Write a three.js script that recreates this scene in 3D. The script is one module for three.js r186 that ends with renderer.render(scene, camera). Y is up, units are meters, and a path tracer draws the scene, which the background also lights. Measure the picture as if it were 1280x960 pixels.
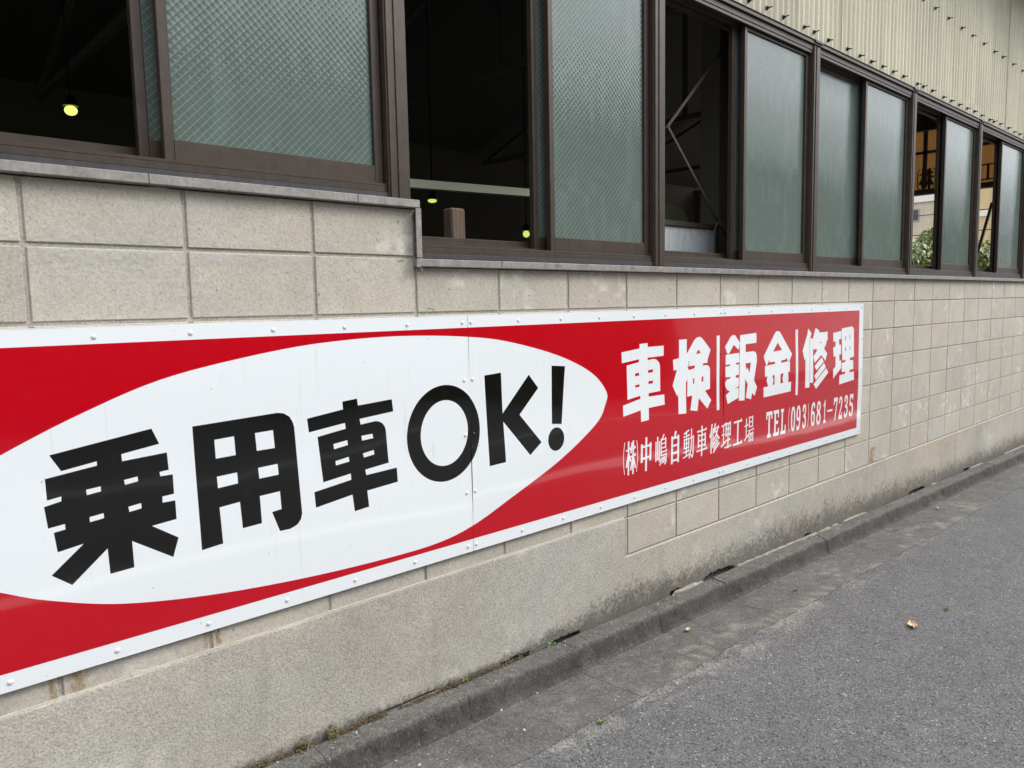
import * as THREE from 'three';
import { mergeGeometries, mergeVertices } from 'three/addons/utils/BufferGeometryUtils.js';

// ------------------------------------------------------------------ camera, sky, sun, exposure
const Y0 = 1.5;                                  // heights below are written relative to a block joint 1.5 m up
const scene = new THREE.Scene();
const camera = new THREE.PerspectiveCamera(53.5, 4 / 3, 0.05, 600);
camera.position.set(-0.4274, 0.0214 + Y0, 2.2454);
camera.rotation.set(-0.10213, -0.74906, -0.01995, 'YXZ');
scene.add(camera);

const renderer = new THREE.WebGLRenderer({ antialias: true });
renderer.toneMapping = THREE.LinearToneMapping;
renderer.toneMappingExposure = 1.57;
renderer.shadowMap.enabled = true;

let seed = 12345;
const rnd = () => { seed = (seed * 1664525 + 1013904223) >>> 0; return seed / 4294967296; };
const rr = (a, b) => a + (b - a) * rnd();
const clamp = (v, a = 0, b = 1) => Math.min(b, Math.max(a, v));
const smooth = (a, b, v) => { const t = clamp((v - a) / (b - a)); return t * t * (3 - 2 * t); };
const mix = (a, b, t) => a + (b - a) * t;
const hash = (x, y, s = 0) => { let h = (x * 374761393 + y * 668265263 + s * 974634757) | 0; h = Math.imul(h ^ (h >>> 13), 1274126177); return ((h ^ (h >>> 16)) >>> 0) / 4294967296; };
const vnoise = (x, y, p = 1 << 20, s = 0) => {
  const xi = Math.floor(x), yi = Math.floor(y), fx = x - xi, fy = y - yi, m = (v) => ((v % p) + p) % p;
  const u = fx * fx * (3 - 2 * fx), v = fy * fy * (3 - 2 * fy);
  const a = hash(m(xi), m(yi), s), b = hash(m(xi + 1), m(yi), s), c = hash(m(xi), m(yi + 1), s), d = hash(m(xi + 1), m(yi + 1), s);
  return a + (b - a) * u + (c - a) * v + (a - b - c + d) * u * v;
};
const fbm = (x, y, o = 4, s = 0) => { let v = 0, a = 0.5, t = 0; for (let i = 0; i < o; i++) { v += a * vnoise(x, y, 1 << 20, s + i); t += a; x *= 2.03; y *= 2.03; a *= 0.5; } return v / t; };

const SUN = new THREE.Vector3(0.60, 0.65, 0.47).normalize();
{ // an overcast sky: bright cloud deck, a little brighter overhead
  const W = 512, H = 256, d = new Float32Array(W * H * 4);
  for (let j = 0; j < H; j++) for (let i = 0; i < W; i++) {
    const el = (j + 0.5) / H * Math.PI - Math.PI / 2, az = (i + 0.5) / W * Math.PI * 2 - Math.PI, s = Math.max(0, Math.sin(el));
    const cx = Math.cos(az), cz = Math.sin(az), k = 1 / (s + 0.25);
    const cl = fbm(cx * k * 1.6 + 20, cz * k * 1.6 + 20, 5, 3);
    const b = (0.62 + 0.50 * s) * mix(0.86, 1.14, cl);
    // the sun stands behind the deck: a broad glow round it
    const dt = Math.acos(clamp(Math.cos(el) * (cx * SUN.x + cz * SUN.z) + Math.sin(el) * SUN.y, -1, 1)), glow = 1.8 * Math.exp(-((dt / 0.66) ** 2)) * mix(0.6, 1.3, cl);
    const o = (j * W + i) * 4, q = b + glow * smooth(-0.1, 0.15, el);
    d[o] = q * 0.97; d[o + 1] = q * 1.0; d[o + 2] = q * 1.055; d[o + 3] = 1;
  }
  const t = new THREE.DataTexture(d, W, H, THREE.RGBAFormat, THREE.FloatType);
  t.mapping = THREE.EquirectangularReflectionMapping; t.magFilter = t.minFilter = THREE.LinearFilter; t.needsUpdate = true;
  scene.background = t; scene.environment = t;
}
const sun = new THREE.DirectionalLight(0xfff6ec, 1.2);
sun.position.copy(SUN).multiplyScalar(30).add(new THREE.Vector3(2, 1, 0)); sun.target.position.set(2, 1, 0);
sun.castShadow = true; sun.shadow.radius = 28; sun.shadow.mapSize.set(2048, 2048);
Object.assign(sun.shadow.camera, { left: -25, right: 25, top: 25, bottom: -25, near: 1, far: 60 });
scene.add(sun, sun.target);

// ------------------------------------------------------------------ helpers
const names = new Map();
const numbered = (n) => { const k = names.get(n) || 0; names.set(n, k + 1); return k ? n + '_' + String(k).padStart(3, '0') : n; };
const shade = (o) => { o.castShadow = true; o.receiveShadow = true; return o; };
function mesh(name, geo, mat, parent) { const m = shade(new THREE.Mesh(geo, mat)); m.name = parent ? name : numbered(name); (parent || scene).add(m); return m; }
function group(name, parent) { const g = new THREE.Group(); g.name = parent ? name : numbered(name); (parent || scene).add(g); return g; }
function tag(o, label, category, grp, kind) { o.userData.label = label; o.userData.category = category; if (grp) o.userData.group = grp; if (kind) o.userData.kind = kind; return o; }

// box with chamfered edges; uv in metres, shifted by (du, dv); heights relative to Y0
function cbox(x0, x1, y0, y1, z0, z1, b = 0.002, du = 0, dv = 0) {
  const P = [], N = [], U = [];
  const c = [(x0 + x1) / 2, (y0 + y1) / 2, (z0 + z1) / 2], h = [(x1 - x0) / 2, (y1 - y0) / 2, (z1 - z0) / 2];
  b = Math.min(b, h[0] * 0.45, h[1] * 0.45, h[2] * 0.45);
  const put = (pts, n) => {
    const e1 = [0, 1, 2].map((k) => pts[1][k] - pts[0][k]), e2 = [0, 1, 2].map((k) => pts[2][k] - pts[0][k]);
    const cr = [e1[1] * e2[2] - e1[2] * e2[1], e1[2] * e2[0] - e1[0] * e2[2], e1[0] * e2[1] - e1[1] * e2[0]];
    if (cr[0] * n[0] + cr[1] * n[1] + cr[2] * n[2] < 0) pts = pts.slice().reverse();
    const tri = pts.length === 4 ? [0, 1, 2, 0, 2, 3] : [0, 1, 2], L = Math.hypot(...n);
    for (const i of tri) {
      const q = pts[i]; P.push(c[0] + q[0], c[1] + q[1] + Y0, c[2] + q[2]); N.push(n[0] / L, n[1] / L, n[2] / L);
      const X = c[0] + q[0], Y = c[1] + q[1], Z = c[2] + q[2], a = n.map(Math.abs);
      if (a[2] >= a[0] && a[2] >= a[1]) U.push(X + du, Y + dv); else if (a[0] >= a[1]) U.push(Z + du, Y + dv); else U.push(X + du, Z + dv);
    }
  };
  const S = [-1, 1];
  for (let k = 0; k < 3; k++) for (const s of S) {
    const i = (k + 1) % 3, j = (k + 2) % 3, mk = (a, e) => { const q = [0, 0, 0]; q[k] = s * h[k]; q[i] = a * (h[i] - b); q[j] = e * (h[j] - b); return q; };
    const n = [0, 0, 0]; n[k] = s; put([mk(-1, -1), mk(1, -1), mk(1, 1), mk(-1, 1)], n);
  }
  for (let k = 0; k < 3; k++) for (const s of S) for (const t of S) {
    const i = (k + 1) % 3, j = (k + 2) % 3, mk = (a, f) => { const q = [0, 0, 0]; q[k] = a * (h[k] - b); q[i] = s * (h[i] - (f ? b : 0)); q[j] = t * (h[j] - (f ? 0 : b)); return q; };
    const n = [0, 0, 0]; n[i] = s; n[j] = t; put([mk(-1, 0), mk(1, 0), mk(1, 1), mk(-1, 1)], n);
  }
  for (const s of S) for (const t of S) for (const u of S)
    put([[s * h[0], t * (h[1] - b), u * (h[2] - b)], [s * (h[0] - b), t * h[1], u * (h[2] - b)], [s * (h[0] - b), t * (h[1] - b), u * h[2]]], [s, t, u]);
  const g = new THREE.BufferGeometry();
  g.setAttribute('position', new THREE.Float32BufferAttribute(P, 3)); g.setAttribute('normal', new THREE.Float32BufferAttribute(N, 3)); g.setAttribute('uv', new THREE.Float32BufferAttribute(U, 2));
  return g;
}
const join = (list) => mergeGeometries(list.map((g) => (g.index ? g.toNonIndexed() : g)));
// a sheet on a grid: f(i/nu, j/nv) -> [x, y(rel), z, u, v, r, g, b]
function sheet(nu, nv, f, colours = false) {
  const P = [], U = [], C = [], I = [];
  for (let j = 0; j <= nv; j++) for (let i = 0; i <= nu; i++) { const q = f(i / nu, j / nv, i, j); P.push(q[0], q[1] + Y0, q[2]); U.push(q[3], q[4]); if (colours) C.push(q[5], q[6], q[7]); }
  for (let j = 0; j < nv; j++) for (let i = 0; i < nu; i++) { const a = j * (nu + 1) + i, b = a + 1, c = a + nu + 1, d = c + 1; I.push(a, b, d, a, d, c); }
  const g = new THREE.BufferGeometry(); g.setIndex(I);
  g.setAttribute('position', new THREE.Float32BufferAttribute(P, 3)); g.setAttribute('uv', new THREE.Float32BufferAttribute(U, 2));
  if (colours) g.setAttribute('color', new THREE.Float32BufferAttribute(C, 3));
  g.computeVertexNormals(); return g;
}
function bar(a, b, w, d = w) { // a rectangular bar between two points (heights relative)
  const A = new THREE.Vector3(a[0], a[1] + Y0, a[2]), B = new THREE.Vector3(b[0], b[1] + Y0, b[2]), L = A.distanceTo(B);
  const g = new THREE.BoxGeometry(w, L, d); g.applyQuaternion(new THREE.Quaternion().setFromUnitVectors(new THREE.Vector3(0, 1, 0), B.clone().sub(A).normalize()));
  g.translate((A.x + B.x) / 2, (A.y + B.y) / 2, (A.z + B.z) / 2); return g;
}

// ------------------------------------------------------------------ textures
const toS = (v) => { v = clamp(v); return Math.round(255 * (v <= 0.0031308 ? 12.92 * v : 1.055 * Math.pow(v, 1 / 2.4) - 0.055)); };
function texPair(W, H, metresW, metresH, f, bumpOnly = false) { // f(x, y) -> [r, g, b (linear), height 0..1]
  const c = new Uint8Array(W * H * 4), b = new Uint8Array(W * H * 4);
  for (let j = 0; j < H; j++) for (let i = 0; i < W; i++) {
    const q = f(i, j), o = (j * W + i) * 4, h = Math.round(clamp(q[3]) * 255);
    c[o] = toS(q[0]); c[o + 1] = toS(q[1]); c[o + 2] = toS(q[2]); c[o + 3] = 255; b[o] = b[o + 1] = b[o + 2] = h; b[o + 3] = 255;
  }
  const mk = (d, srgb) => { const t = new THREE.DataTexture(d, W, H); t.wrapS = t.wrapT = THREE.RepeatWrapping; t.magFilter = THREE.LinearFilter; t.minFilter = THREE.LinearMipmapLinearFilter; t.generateMipmaps = true; if (srgb) t.colorSpace = THREE.SRGBColorSpace; t.repeat.set(1 / metresW, 1 / metresH); t.needsUpdate = true; return t; };
  return [bumpOnly ? null : mk(c, true), mk(b, false)];
}
const N = (i, j, f, W, s) => vnoise(i * f / W, j * f / W, f, s);   // tileable noise, f cells across the tile

// concrete block face: sandy, pitted, a few pale bloom patches
const [blockMap, blockBump] = texPair(1024, 1024, 2, 2, (i, j) => {
  const W = 1024, big = N(i, j, 7, W, 1), mid = N(i, j, 28, W, 2), fine = N(i, j, 300, W, 3), g2 = hash(i, j, 9), gr = N(i, j, 512, W, 5);
  let v = 0.83 + 0.12 * big + 0.10 * mid + 0.13 * (fine - 0.5) + 0.18 * (g2 - 0.5) + 0.20 * (gr - 0.5);
  const pit = N(i, j, 340, W, 7) > 0.86 ? 1 : 0, hole = N(i, j, 90, W, 8) > 0.972 ? 1 : 0;
  v *= (1 - 0.14 * pit - 0.45 * hole) * (hash(i, j, 19) > 0.984 ? 0.6 : 1);
  const bloom = smooth(0.70, 0.92, N(i, j, 9, W, 11) * 0.65 + N(i, j, 60, W, 12) * 0.35) * 0.14;
  const warm = (N(i, j, 5, W, 14) - 0.5) * 0.045;
  return [0.515 * v * (1 + warm) + bloom, 0.475 * v + bloom, 0.407 * v * (1 - warm) + bloom, 0.55 + 0.5 * (fine - 0.5) + 0.35 * (gr - 0.5) - 0.5 * pit - 0.6 * hole];
});
// cement render of the footing: coarse sand grain
const [footMap, footBump] = texPair(1024, 1024, 1.7, 1.7, (i, j) => {
  const W = 1024, big = N(i, j, 6, W, 21), mid = N(i, j, 40, W, 22), fine = N(i, j, 380, W, 23), gr = N(i, j, 512, W, 25), g2 = hash(i, j, 29);
  let v = 0.84 + 0.10 * big + 0.07 * mid + 0.22 * (fine - 0.5) + 0.36 * (gr - 0.5) + 0.24 * (g2 - 0.5) + (hash(i, j, 31) > 0.975 ? 0.28 : 0);
  const pit = N(i, j, 360, W, 27) > 0.84 ? 1 : 0; v *= 1 - 0.16 * pit;
  return [0.470 * v, 0.437 * v, 0.380 * v, 0.5 + 0.6 * (fine - 0.5) + 0.6 * (gr - 0.5) - 0.4 * pit];
});
// old asphalt: grey binder with pale and dark aggregate
const [roadMap, roadBump] = texPair(2048, 2048, 3.2, 3.2, (i, j) => {
  const W = 2048, big = N(i, j, 5, W, 41), mid = N(i, j, 40, W, 42), st = N(i, j, 560, W, 43), st2 = N(i, j, 860, W, 44), sp = N(i, j, 640, W, 45), g2 = hash(i, j, 46);
  let v = 0.098 * (0.82 + 0.2 * big + 0.2 * mid) * (0.34 + 0.80 * st + 0.60 * st2) * (0.85 + 0.3 * g2);
  const gap = st * 0.6 + st2 * 0.4 < 0.25 ? 1 : 0; v *= 1 - 0.4 * gap;
  const pale = sp > 0.84 ? smooth(0.84, 0.92, sp) : 0; v = mix(v, 0.26 + 0.2 * hash(i >> 3, j >> 3, 47), pale * 0.85);
  return [v * 0.98, v * 0.99, v * 0.985, 0.35 + 0.5 * (st - 0.4) + 0.4 * (st2 - 0.4) - 0.3 * gap];
});
// dirty precast kerb concrete
const [kerbMap, kerbBump] = texPair(1024, 1024, 1.6, 1.6, (i, j) => {
  const W = 1024, big = N(i, j, 8, W, 51), mid = N(i, j, 40, W, 52), fine = N(i, j, 260, W, 53), gr = N(i, j, 420, W, 55), sp = N(i, j, 330, W, 57);
  let v = 0.74 + 0.22 * big + 0.22 * mid + 0.6 * (fine - 0.5) + 0.55 * (gr - 0.5);
  const pale = sp > 0.87 ? smooth(0.87, 0.95, sp) : 0;
  return [0.130 * v + pale * 0.22, 0.126 * v + pale * 0.215, 0.117 * v + pale * 0.195, 0.5 + 0.5 * (fine - 0.5) + 0.5 * (gr - 0.5)];
});
// cream cement siding with faint vertical weathering
const [sidingMap, sidingBump] = texPair(512, 512, 1.2, 3, (i, j) => {
  const W = 512, st = vnoise(i * 180 / W, j * 5 / W, 180, 61), st2 = vnoise(i * 60 / W, j * 3 / W, 60, 62), g = N(i, j, 256, W, 63), big = N(i, j, 6, W, 64);
  const v = 0.72 + 0.16 * st + 0.14 * st2 + 0.12 * (g - 0.5) + 0.14 * big;
  return [0.68 * v, 0.648 * v, 0.512 * v, 0.5 + 0.5 * (g - 0.5)];
});
// figured wired glass: lattice of cushions with the wires bedded in it, 20 wires across the tile
const GL = 0.51;
const [glassMap, glassBump] = texPair(1024, 1024, GL, GL, (i, j) => {
  const W = 1024, p = W / 20;
  const near = (t, m) => { t = ((t % m) + m) % m; return Math.min(t, m - t); };
  const w1 = 1 - smooth(0.9, 2.0, near(i - j + 3.0 * (N(i, j, 8, W, 71) - 0.5), p) / 1.414);
  const w2 = 1 - smooth(0.7, 1.8, near(i + j + 3.0 * (N(i, j, 8, W, 72) - 0.5), p) / 1.414);
  const c1 = Math.cos((i - j) / p * Math.PI * 2), c2 = Math.cos((i + j) / p * Math.PI * 2), n = N(i, j, 128, W, 73), n2 = N(i, j, 24, W, 74);
  const film = smooth(0.55, 0.8, vnoise(i * 14 / W, j * 3 / W, 14, 75)) * 0.12, v = 0.88 + 0.10 * n2 + 0.10 * (n - 0.5) + film, w = Math.max(w1 * 0.85, w2 * 0.30);
  return [mix(0.142 * v, 0.36, w), mix(0.188 * v, 0.42, w), mix(0.167 * v, 0.39, w), 0.5 + 0.20 * c1 + 0.20 * c2 + 0.08 * (n - 0.5) + 0.2 * (n2 - 0.5)];
});
// brushed dark anodised bars
const [barMap, barBump] = texPair(256, 256, 0.4, 0.4, (i, j) => {
  const a = vnoise(i * 120 / 256, j * 3 / 256, 120, 81), b = N(i, j, 20, 256, 82), g = hash(i, j, 83), dust = smooth(0.55, 0.85, N(i, j, 7, 256, 84)) * 0.22, v = 0.66 + 0.2 * a + 0.2 * b + 0.06 * (g - 0.5) + dust;
  return [v, v, v, 0.5 + 0.3 * (a - 0.5)];
});
const [galvMap, galvBump] = texPair(512, 512, 0.5, 0.5, (i, j) => {
  const W = 512, a = N(i, j, 14, W, 85), b = N(i, j, 60, W, 86), c = N(i, j, 200, W, 87), sp = N(i, j, 48, W, 88) > 0.93 ? 1 : 0;
  const v = (0.72 + 0.28 * a + 0.22 * (b - 0.5) + 0.16 * (c - 0.5)) * (1 - 0.45 * sp); return [v * 0.33, v * 0.308, v * 0.29, 0.5 + 0.3 * (b - 0.5)];
});

const M = (o) => new THREE.MeshStandardMaterial(o);
const lin = (r, g, b) => new THREE.Color().setRGB(r, g, b);
const blockTones = [[1, 1, 1], [0.975, 0.975, 0.97], [1.03, 1.03, 1.02], [0.99, 0.99, 0.995], [1.01, 1.0, 0.98]];
const matBlock = blockTones.map((t) => M({ map: blockMap, bumpMap: blockBump, bumpScale: 0.0009, roughness: 0.95, color: lin(t[0] * 0.94, t[1] * 0.94, t[2] * 0.94) }));
const matMortar = M({ map: footMap, bumpMap: footBump, bumpScale: 0.001, roughness: 0.95, color: lin(0.86, 0.86, 0.87) });
const matFoot = M({ map: footMap, bumpMap: footBump, bumpScale: 0.0010, roughness: 0.96, vertexColors: true });
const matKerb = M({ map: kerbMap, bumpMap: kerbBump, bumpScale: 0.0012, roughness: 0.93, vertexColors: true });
const matRoad = M({ map: roadMap, bumpMap: roadBump, bumpScale: 0.0035, roughness: 0.9, vertexColors: true });
const sidingTones = [1, 0.95, 1.04, 0.98].map((t) => M({ map: sidingMap, bumpMap: sidingBump, bumpScale: 0.0006, roughness: 0.88, color: lin(t, t, t * 0.99) }));
const matFrame = M({ map: barMap, bumpMap: barBump, bumpScale: 0.0002, color: lin(0.064, 0.046, 0.034), roughness: 0.42, metalness: 0.2 });
const matFrameDark = M({ map: barMap, color: lin(0.018, 0.017, 0.016), roughness: 0.6 });
const matGalv = M({ map: galvMap, bumpMap: galvBump, bumpScale: 0.0006, roughness: 0.5, metalness: 0.35 });
const matGlass = new THREE.MeshPhysicalMaterial({ map: glassMap, bumpMap: glassBump, bumpScale: 0.0006, roughness: 0.04, transmission: 0.20, thickness: 0, ior: 1.47 });
const matBolt = M({ color: lin(0.02, 0.017, 0.016), roughness: 0.6, metalness: 0.5 });
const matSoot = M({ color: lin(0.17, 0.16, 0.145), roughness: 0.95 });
const matSteel = M({ map: barMap, color: lin(0.055, 0.043, 0.036), roughness: 0.65, metalness: 0.3 });

// street falls gently along +x; top of the kerb where it meets the footing
const top = (x) => -1.405 - 0.0237 * x;
// brush strokes of the small characters, on a 100 x 100 square: [x1, y1, x2, y2, ...] thick when upright, thinner when level
const STROKES = {
  kabu: [[24, 0, 24, 100], [2, 25, 48, 22], [24, 35, 4, 75], [28, 40, 45, 58], [60, 6, 52, 32], [56, 23, 96, 20], [50, 47, 100, 43], [74, 0, 74, 100], [72, 50, 50, 86], [76, 50, 99, 82]],
  naka: [[50, 0, 50, 100], [6, 25, 94, 23], [10, 63, 92, 60], [9, 20, 9, 70], [90, 20, 90, 68]],
  shima: [[8, 20, 8, 80], [22, 5, 22, 74], [36, 20, 36, 82], [8, 78, 36, 74], [72, 0, 60, 12], [51, 14, 51, 66], [89, 14, 89, 42], [51, 15, 90, 13], [51, 28, 89, 27], [51, 42, 89, 41], [51, 56, 99, 53], [51, 67, 95, 65], [94, 65, 92, 92, 84, 96], [49, 78, 44, 96], [59, 76, 61, 91], [69, 75, 73, 89], [79, 73, 84, 86]],
  ji: [[54, 0, 44, 14], [12, 16, 12, 100], [88, 16, 88, 98], [12, 18, 88, 18], [12, 44, 88, 43], [12, 69, 88, 68], [12, 94, 88, 93]],
  dou: [[48, 3, 8, 12], [2, 23, 56, 20], [29, 8, 29, 90], [9, 32, 9, 62], [50, 32, 50, 62], [9, 33, 50, 32], [9, 47, 50, 46], [9, 62, 50, 61], [4, 76, 54, 73], [0, 94, 58, 86], [60, 31, 98, 28], [77, 2, 77, 40, 72, 70, 58, 98], [95, 30, 93, 86, 86, 97, 76, 90]],
  kuruma: [[50, 0, 50, 100], [6, 15, 94, 12], [16, 28, 16, 68], [84, 28, 84, 68], [16, 30, 84, 29], [16, 48, 84, 47], [16, 66, 84, 65], [0, 83, 100, 80]],
  shu: [[22, 2, 14, 24, 2, 42], [15, 28, 15, 100], [33, 18, 33, 80], [56, 2, 42, 30], [52, 17, 92, 14], [84, 16, 68, 40, 40, 56], [54, 20, 72, 40, 98, 54], [74, 52, 46, 70], [84, 62, 44, 87], [97, 72, 42, 100]],
  ri: [[2, 15, 38, 12], [4, 47, 36, 45], [20, 14, 20, 80], [0, 88, 40, 75], [48, 8, 48, 52], [92, 8, 92, 52], [48, 10, 92, 9], [48, 30, 92, 29], [48, 50, 92, 49], [70, 10, 70, 96], [50, 71, 90, 69], [40, 96, 100, 93]],
  kou: [[8, 9, 92, 7], [50, 8, 50, 92], [2, 94, 98, 91]],
  ba: [[0, 35, 34, 32], [17, 8, 17, 78], [0, 87, 38, 70], [50, 4, 50, 40], [86, 4, 86, 40], [50, 5, 86, 5], [50, 22, 86, 22], [50, 40, 86, 40], [38, 55, 100, 52], [56, 56, 38, 77], [54, 67, 94, 65], [93, 66, 90, 94, 80, 92], [66, 68, 46, 93], [80, 68, 62, 95]],
};
function glyph(c, key, x0, x1, y0, y1, w) {
  c.lineCap = 'square'; c.lineJoin = 'miter';
  for (const s of STROKES[key]) {
    const P = []; for (let i = 0; i < s.length; i += 2) P.push([mix(x0, x1, s[i] / 100), mix(y0, y1, s[i + 1] / 100)]);
    const level = s.length === 4 && Math.abs(P[1][1] - P[0][1]) < 0.25 * Math.abs(P[1][0] - P[0][0]);
    c.lineWidth = level ? w * 0.72 : w; c.beginPath(); P.forEach((q, i) => (i ? c.lineTo(...q) : c.moveTo(...q))); c.stroke();
    if (level) { const [ex, ey] = P[1]; c.beginPath(); c.moveTo(ex + w * 0.5, ey + w * 0.3); c.lineTo(ex - w * 1.1, ey); c.lineTo(ex - w * 0.2, ey - w * 1.1); c.fill(); }
  }
}
// ------------------------------------------------------------------ road, gutter, far ground
{
  const g = sheet(1, 1, (u, v) => { const x = mix(-200, 300, u), z = mix(300, -300, v); return [x, top(x) - 0.30, z, x, z]; });
  const m = mesh('ground', g, M({ map: footMap, color: lin(0.55, 0.52, 0.48), roughness: 1 })); tag(m, 'plain grey ground around the street and behind the garage', 'ground', null, 'structure');
}
{
  // asphalt with a ragged edge over the gutter
  const edge = (x) => 0.462 + 0.022 * (fbm(x * 2.1, 3.3, 3, 7) - 0.5) + 0.03 * (fbm(x * 14, 8.3, 3, 8) - 0.5);
  const NX = 420, NZ = 150;
  const g = sheet(NX, NZ, (u, v) => {
    const x = -2.6 + 14.6 * u, e = edge(x), t = v < 0.6 ? (v / 0.6) * 0.22 : 0.22 + (v - 0.6) / 0.4 * 0.78, z = e + (3.4 - e) * t;
    const y = top(x) - 0.083 + 0.006 + 0.012 * (z - 0.46) + 0.006 * (fbm(x * 1.2, z * 1.2, 3, 12) - 0.5) - (v === 0 ? 0.02 : 0);
    // a strip of dry lichen and grit over the joint with the gutter, patchy
    const strip = smooth(0.20, 0.0, z - 0.46) * smooth(0.46, 0.62, 0.55 * fbm(x * 4, z * 8, 4, 31) + 0.45 * fbm(x * 30, z * 30, 3, 35)) * smooth(7, 1.5, x);
    const d = 0.90 + 0.22 * fbm(x * 0.8, z * 1.6, 4, 33), k = 1 + strip * 0.8;
    return [x, y, z, x, z, d * k * 1.01, d * k * 0.99, d * (1 + strip * 0.6)];
  }, true);
  const m = mesh('road', g, matRoad); tag(m, 'grey asphalt road running beside the kerb', 'road', null, 'structure');
  const far = [];
  for (const [x0, x1, z0, z1] of [[-60, -2.6, 0.46, 8], [12, 120, 0.46, 8], [-2.6, 12, 3.4, 8]]) far.push(sheet(1, 1, (u, v) => { const x = mix(x0, x1, u), z = mix(z0, z1, v); return [x, top(x) - 0.077 + 0.012 * (Math.min(z, 3.4) - 0.46) - 0.002, z, x, z]; }));
  mesh('road_surface', mergeGeometries(far), M({ map: roadMap, roughness: 0.9 }), m);
  // white edge lines out of frame, which the glossy board mirrors as pale streaks
  const paint = M({ map: barMap, color: lin(0.72, 0.73, 0.72), roughness: 0.8 });
  for (const [z0, z1] of [[2.20, 2.42], [5.1, 5.2]]) mesh('edge_line', sheet(60, 1, (u, v) => { const x = mix(-20, 40, u), z = mix(z0, z1, v); return [x, top(x) - 0.077 + 0.012 * (Math.min(z, 3.4) - 0.46) + 0.012, z, x, z]; }), paint, m);
}
{ // L shaped kerb-and-gutter units, 0.6 m long
  const prof = [[0.014, -0.03], [0.014, -0.008], [0.020, 0.0], [0.055, -0.001], [0.088, -0.003], [0.101, -0.009], [0.108, -0.020], [0.113, -0.048], [0.118, -0.078], [0.124, -0.093], [0.133, -0.100], [0.15, -0.102], [0.20, -0.101], [0.27, -0.098], [0.36, -0.093], [0.50, -0.086]];
  const root = group('kerb'); tag(root, 'dark weathered concrete kerb and gutter units along the wall', 'kerb', null, 'structure');
  const xa0 = (k) => k >= 0 && k < 12;
  const arc = [0]; for (let i = 1; i < prof.length; i++) arc.push(arc[i - 1] + Math.hypot(prof[i][0] - prof[i - 1][0], prof[i][1] - prof[i - 1][1]));
  for (let k = -5; k < 19; k++) {
    const xa = 0.105 + 0.6 * k + 0.0008, xb = xa + 0.5984, dy = rr(-0.0015, 0.0015), dz = rr(-0.0015, 0.0015), tone = rr(0.94, 1.06), ns = xa0(k) ? 70 : 16, wear = rr(0, 1);
    const nv = 44, pr = (v) => { const t = v * (prof.length - 1), i = Math.min(prof.length - 2, Math.floor(t)), f = t - i; return [mix(prof[i][0], prof[i + 1][0], f), mix(prof[i][1], prof[i + 1][1], f), mix(arc[i], arc[i + 1], f)]; };
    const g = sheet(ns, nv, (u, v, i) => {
      let x = xa + (xb - xa) * u; const q = pr(v); let y = q[1], z = q[0] + dz;
      const e = Math.min(u, 1 - u) * 0.592, c = i === 0 || i === ns ? 1 : 0;
      const chip = Math.max(0, fbm(x * 9, v * 6, 3, 90) - 0.62) * 0.03 * (v > 0.2 && v < 0.6 ? 1 : 0);
      z -= chip; y -= chip * 0.6 + 0.004 * c * (v < 0.66 ? 0.7 : 0.05) * (k % 2 ? 0.25 : 1) + 0.003 * (fbm(x * 4, v * 5, 3, 92) - 0.5);
      if (e < 0.02 && v < 0.7) y -= 0.003 * (1 - e / 0.02) * wear * wear;
      y += dy * (v < 0.65 ? 1 : 0.3) + top(x);
      // grime plus painted shade on the front face, grit and lichen in the gutter
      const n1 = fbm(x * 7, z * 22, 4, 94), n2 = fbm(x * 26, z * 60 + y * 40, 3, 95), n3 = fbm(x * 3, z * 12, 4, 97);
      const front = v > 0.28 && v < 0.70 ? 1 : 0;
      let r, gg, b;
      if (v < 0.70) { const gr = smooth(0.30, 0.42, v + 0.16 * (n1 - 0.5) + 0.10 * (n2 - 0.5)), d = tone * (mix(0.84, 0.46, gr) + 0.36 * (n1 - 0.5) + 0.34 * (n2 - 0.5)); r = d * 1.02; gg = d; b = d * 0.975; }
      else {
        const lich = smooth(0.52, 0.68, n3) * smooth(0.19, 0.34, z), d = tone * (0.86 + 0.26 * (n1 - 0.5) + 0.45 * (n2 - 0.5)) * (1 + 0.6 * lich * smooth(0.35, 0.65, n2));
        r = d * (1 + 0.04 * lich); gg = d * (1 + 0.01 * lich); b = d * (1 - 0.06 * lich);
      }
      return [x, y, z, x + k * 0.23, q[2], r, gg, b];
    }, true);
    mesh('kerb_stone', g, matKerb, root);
  }
  // cement packed between kerb and footing, broken away in places
  const g = sheet(1300, 3, (u, v) => {
    const x = -2.9 + 13.9 * u, gone = Math.max(smooth(0.50, 0.60, fbm(x * 2.6, 1.7, 4, 101)), x > 3.03 && x < 3.38 ? 1 : 0) , n = fbm(x * 26, v * 3, 4, 102);
    const y = top(x) - 0.003 + (v === 0 ? 0.002 + 0.009 * n : v === 1 ? -0.004 : 0.004 * n) - 0.032 * gone, z = mix(0.004, 0.034, v) + 0.012 * (n - 0.5) - 0.012 * gone * v;
    const c = 0.42 + 0.5 * n * n + (x > 2 ? 0.08 : 0); return [x, y, z, x, z * 2, c, c * 0.98, c * 0.93];
  }, true);
  mesh('cement_packing', g, matFoot, root);
}

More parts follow.
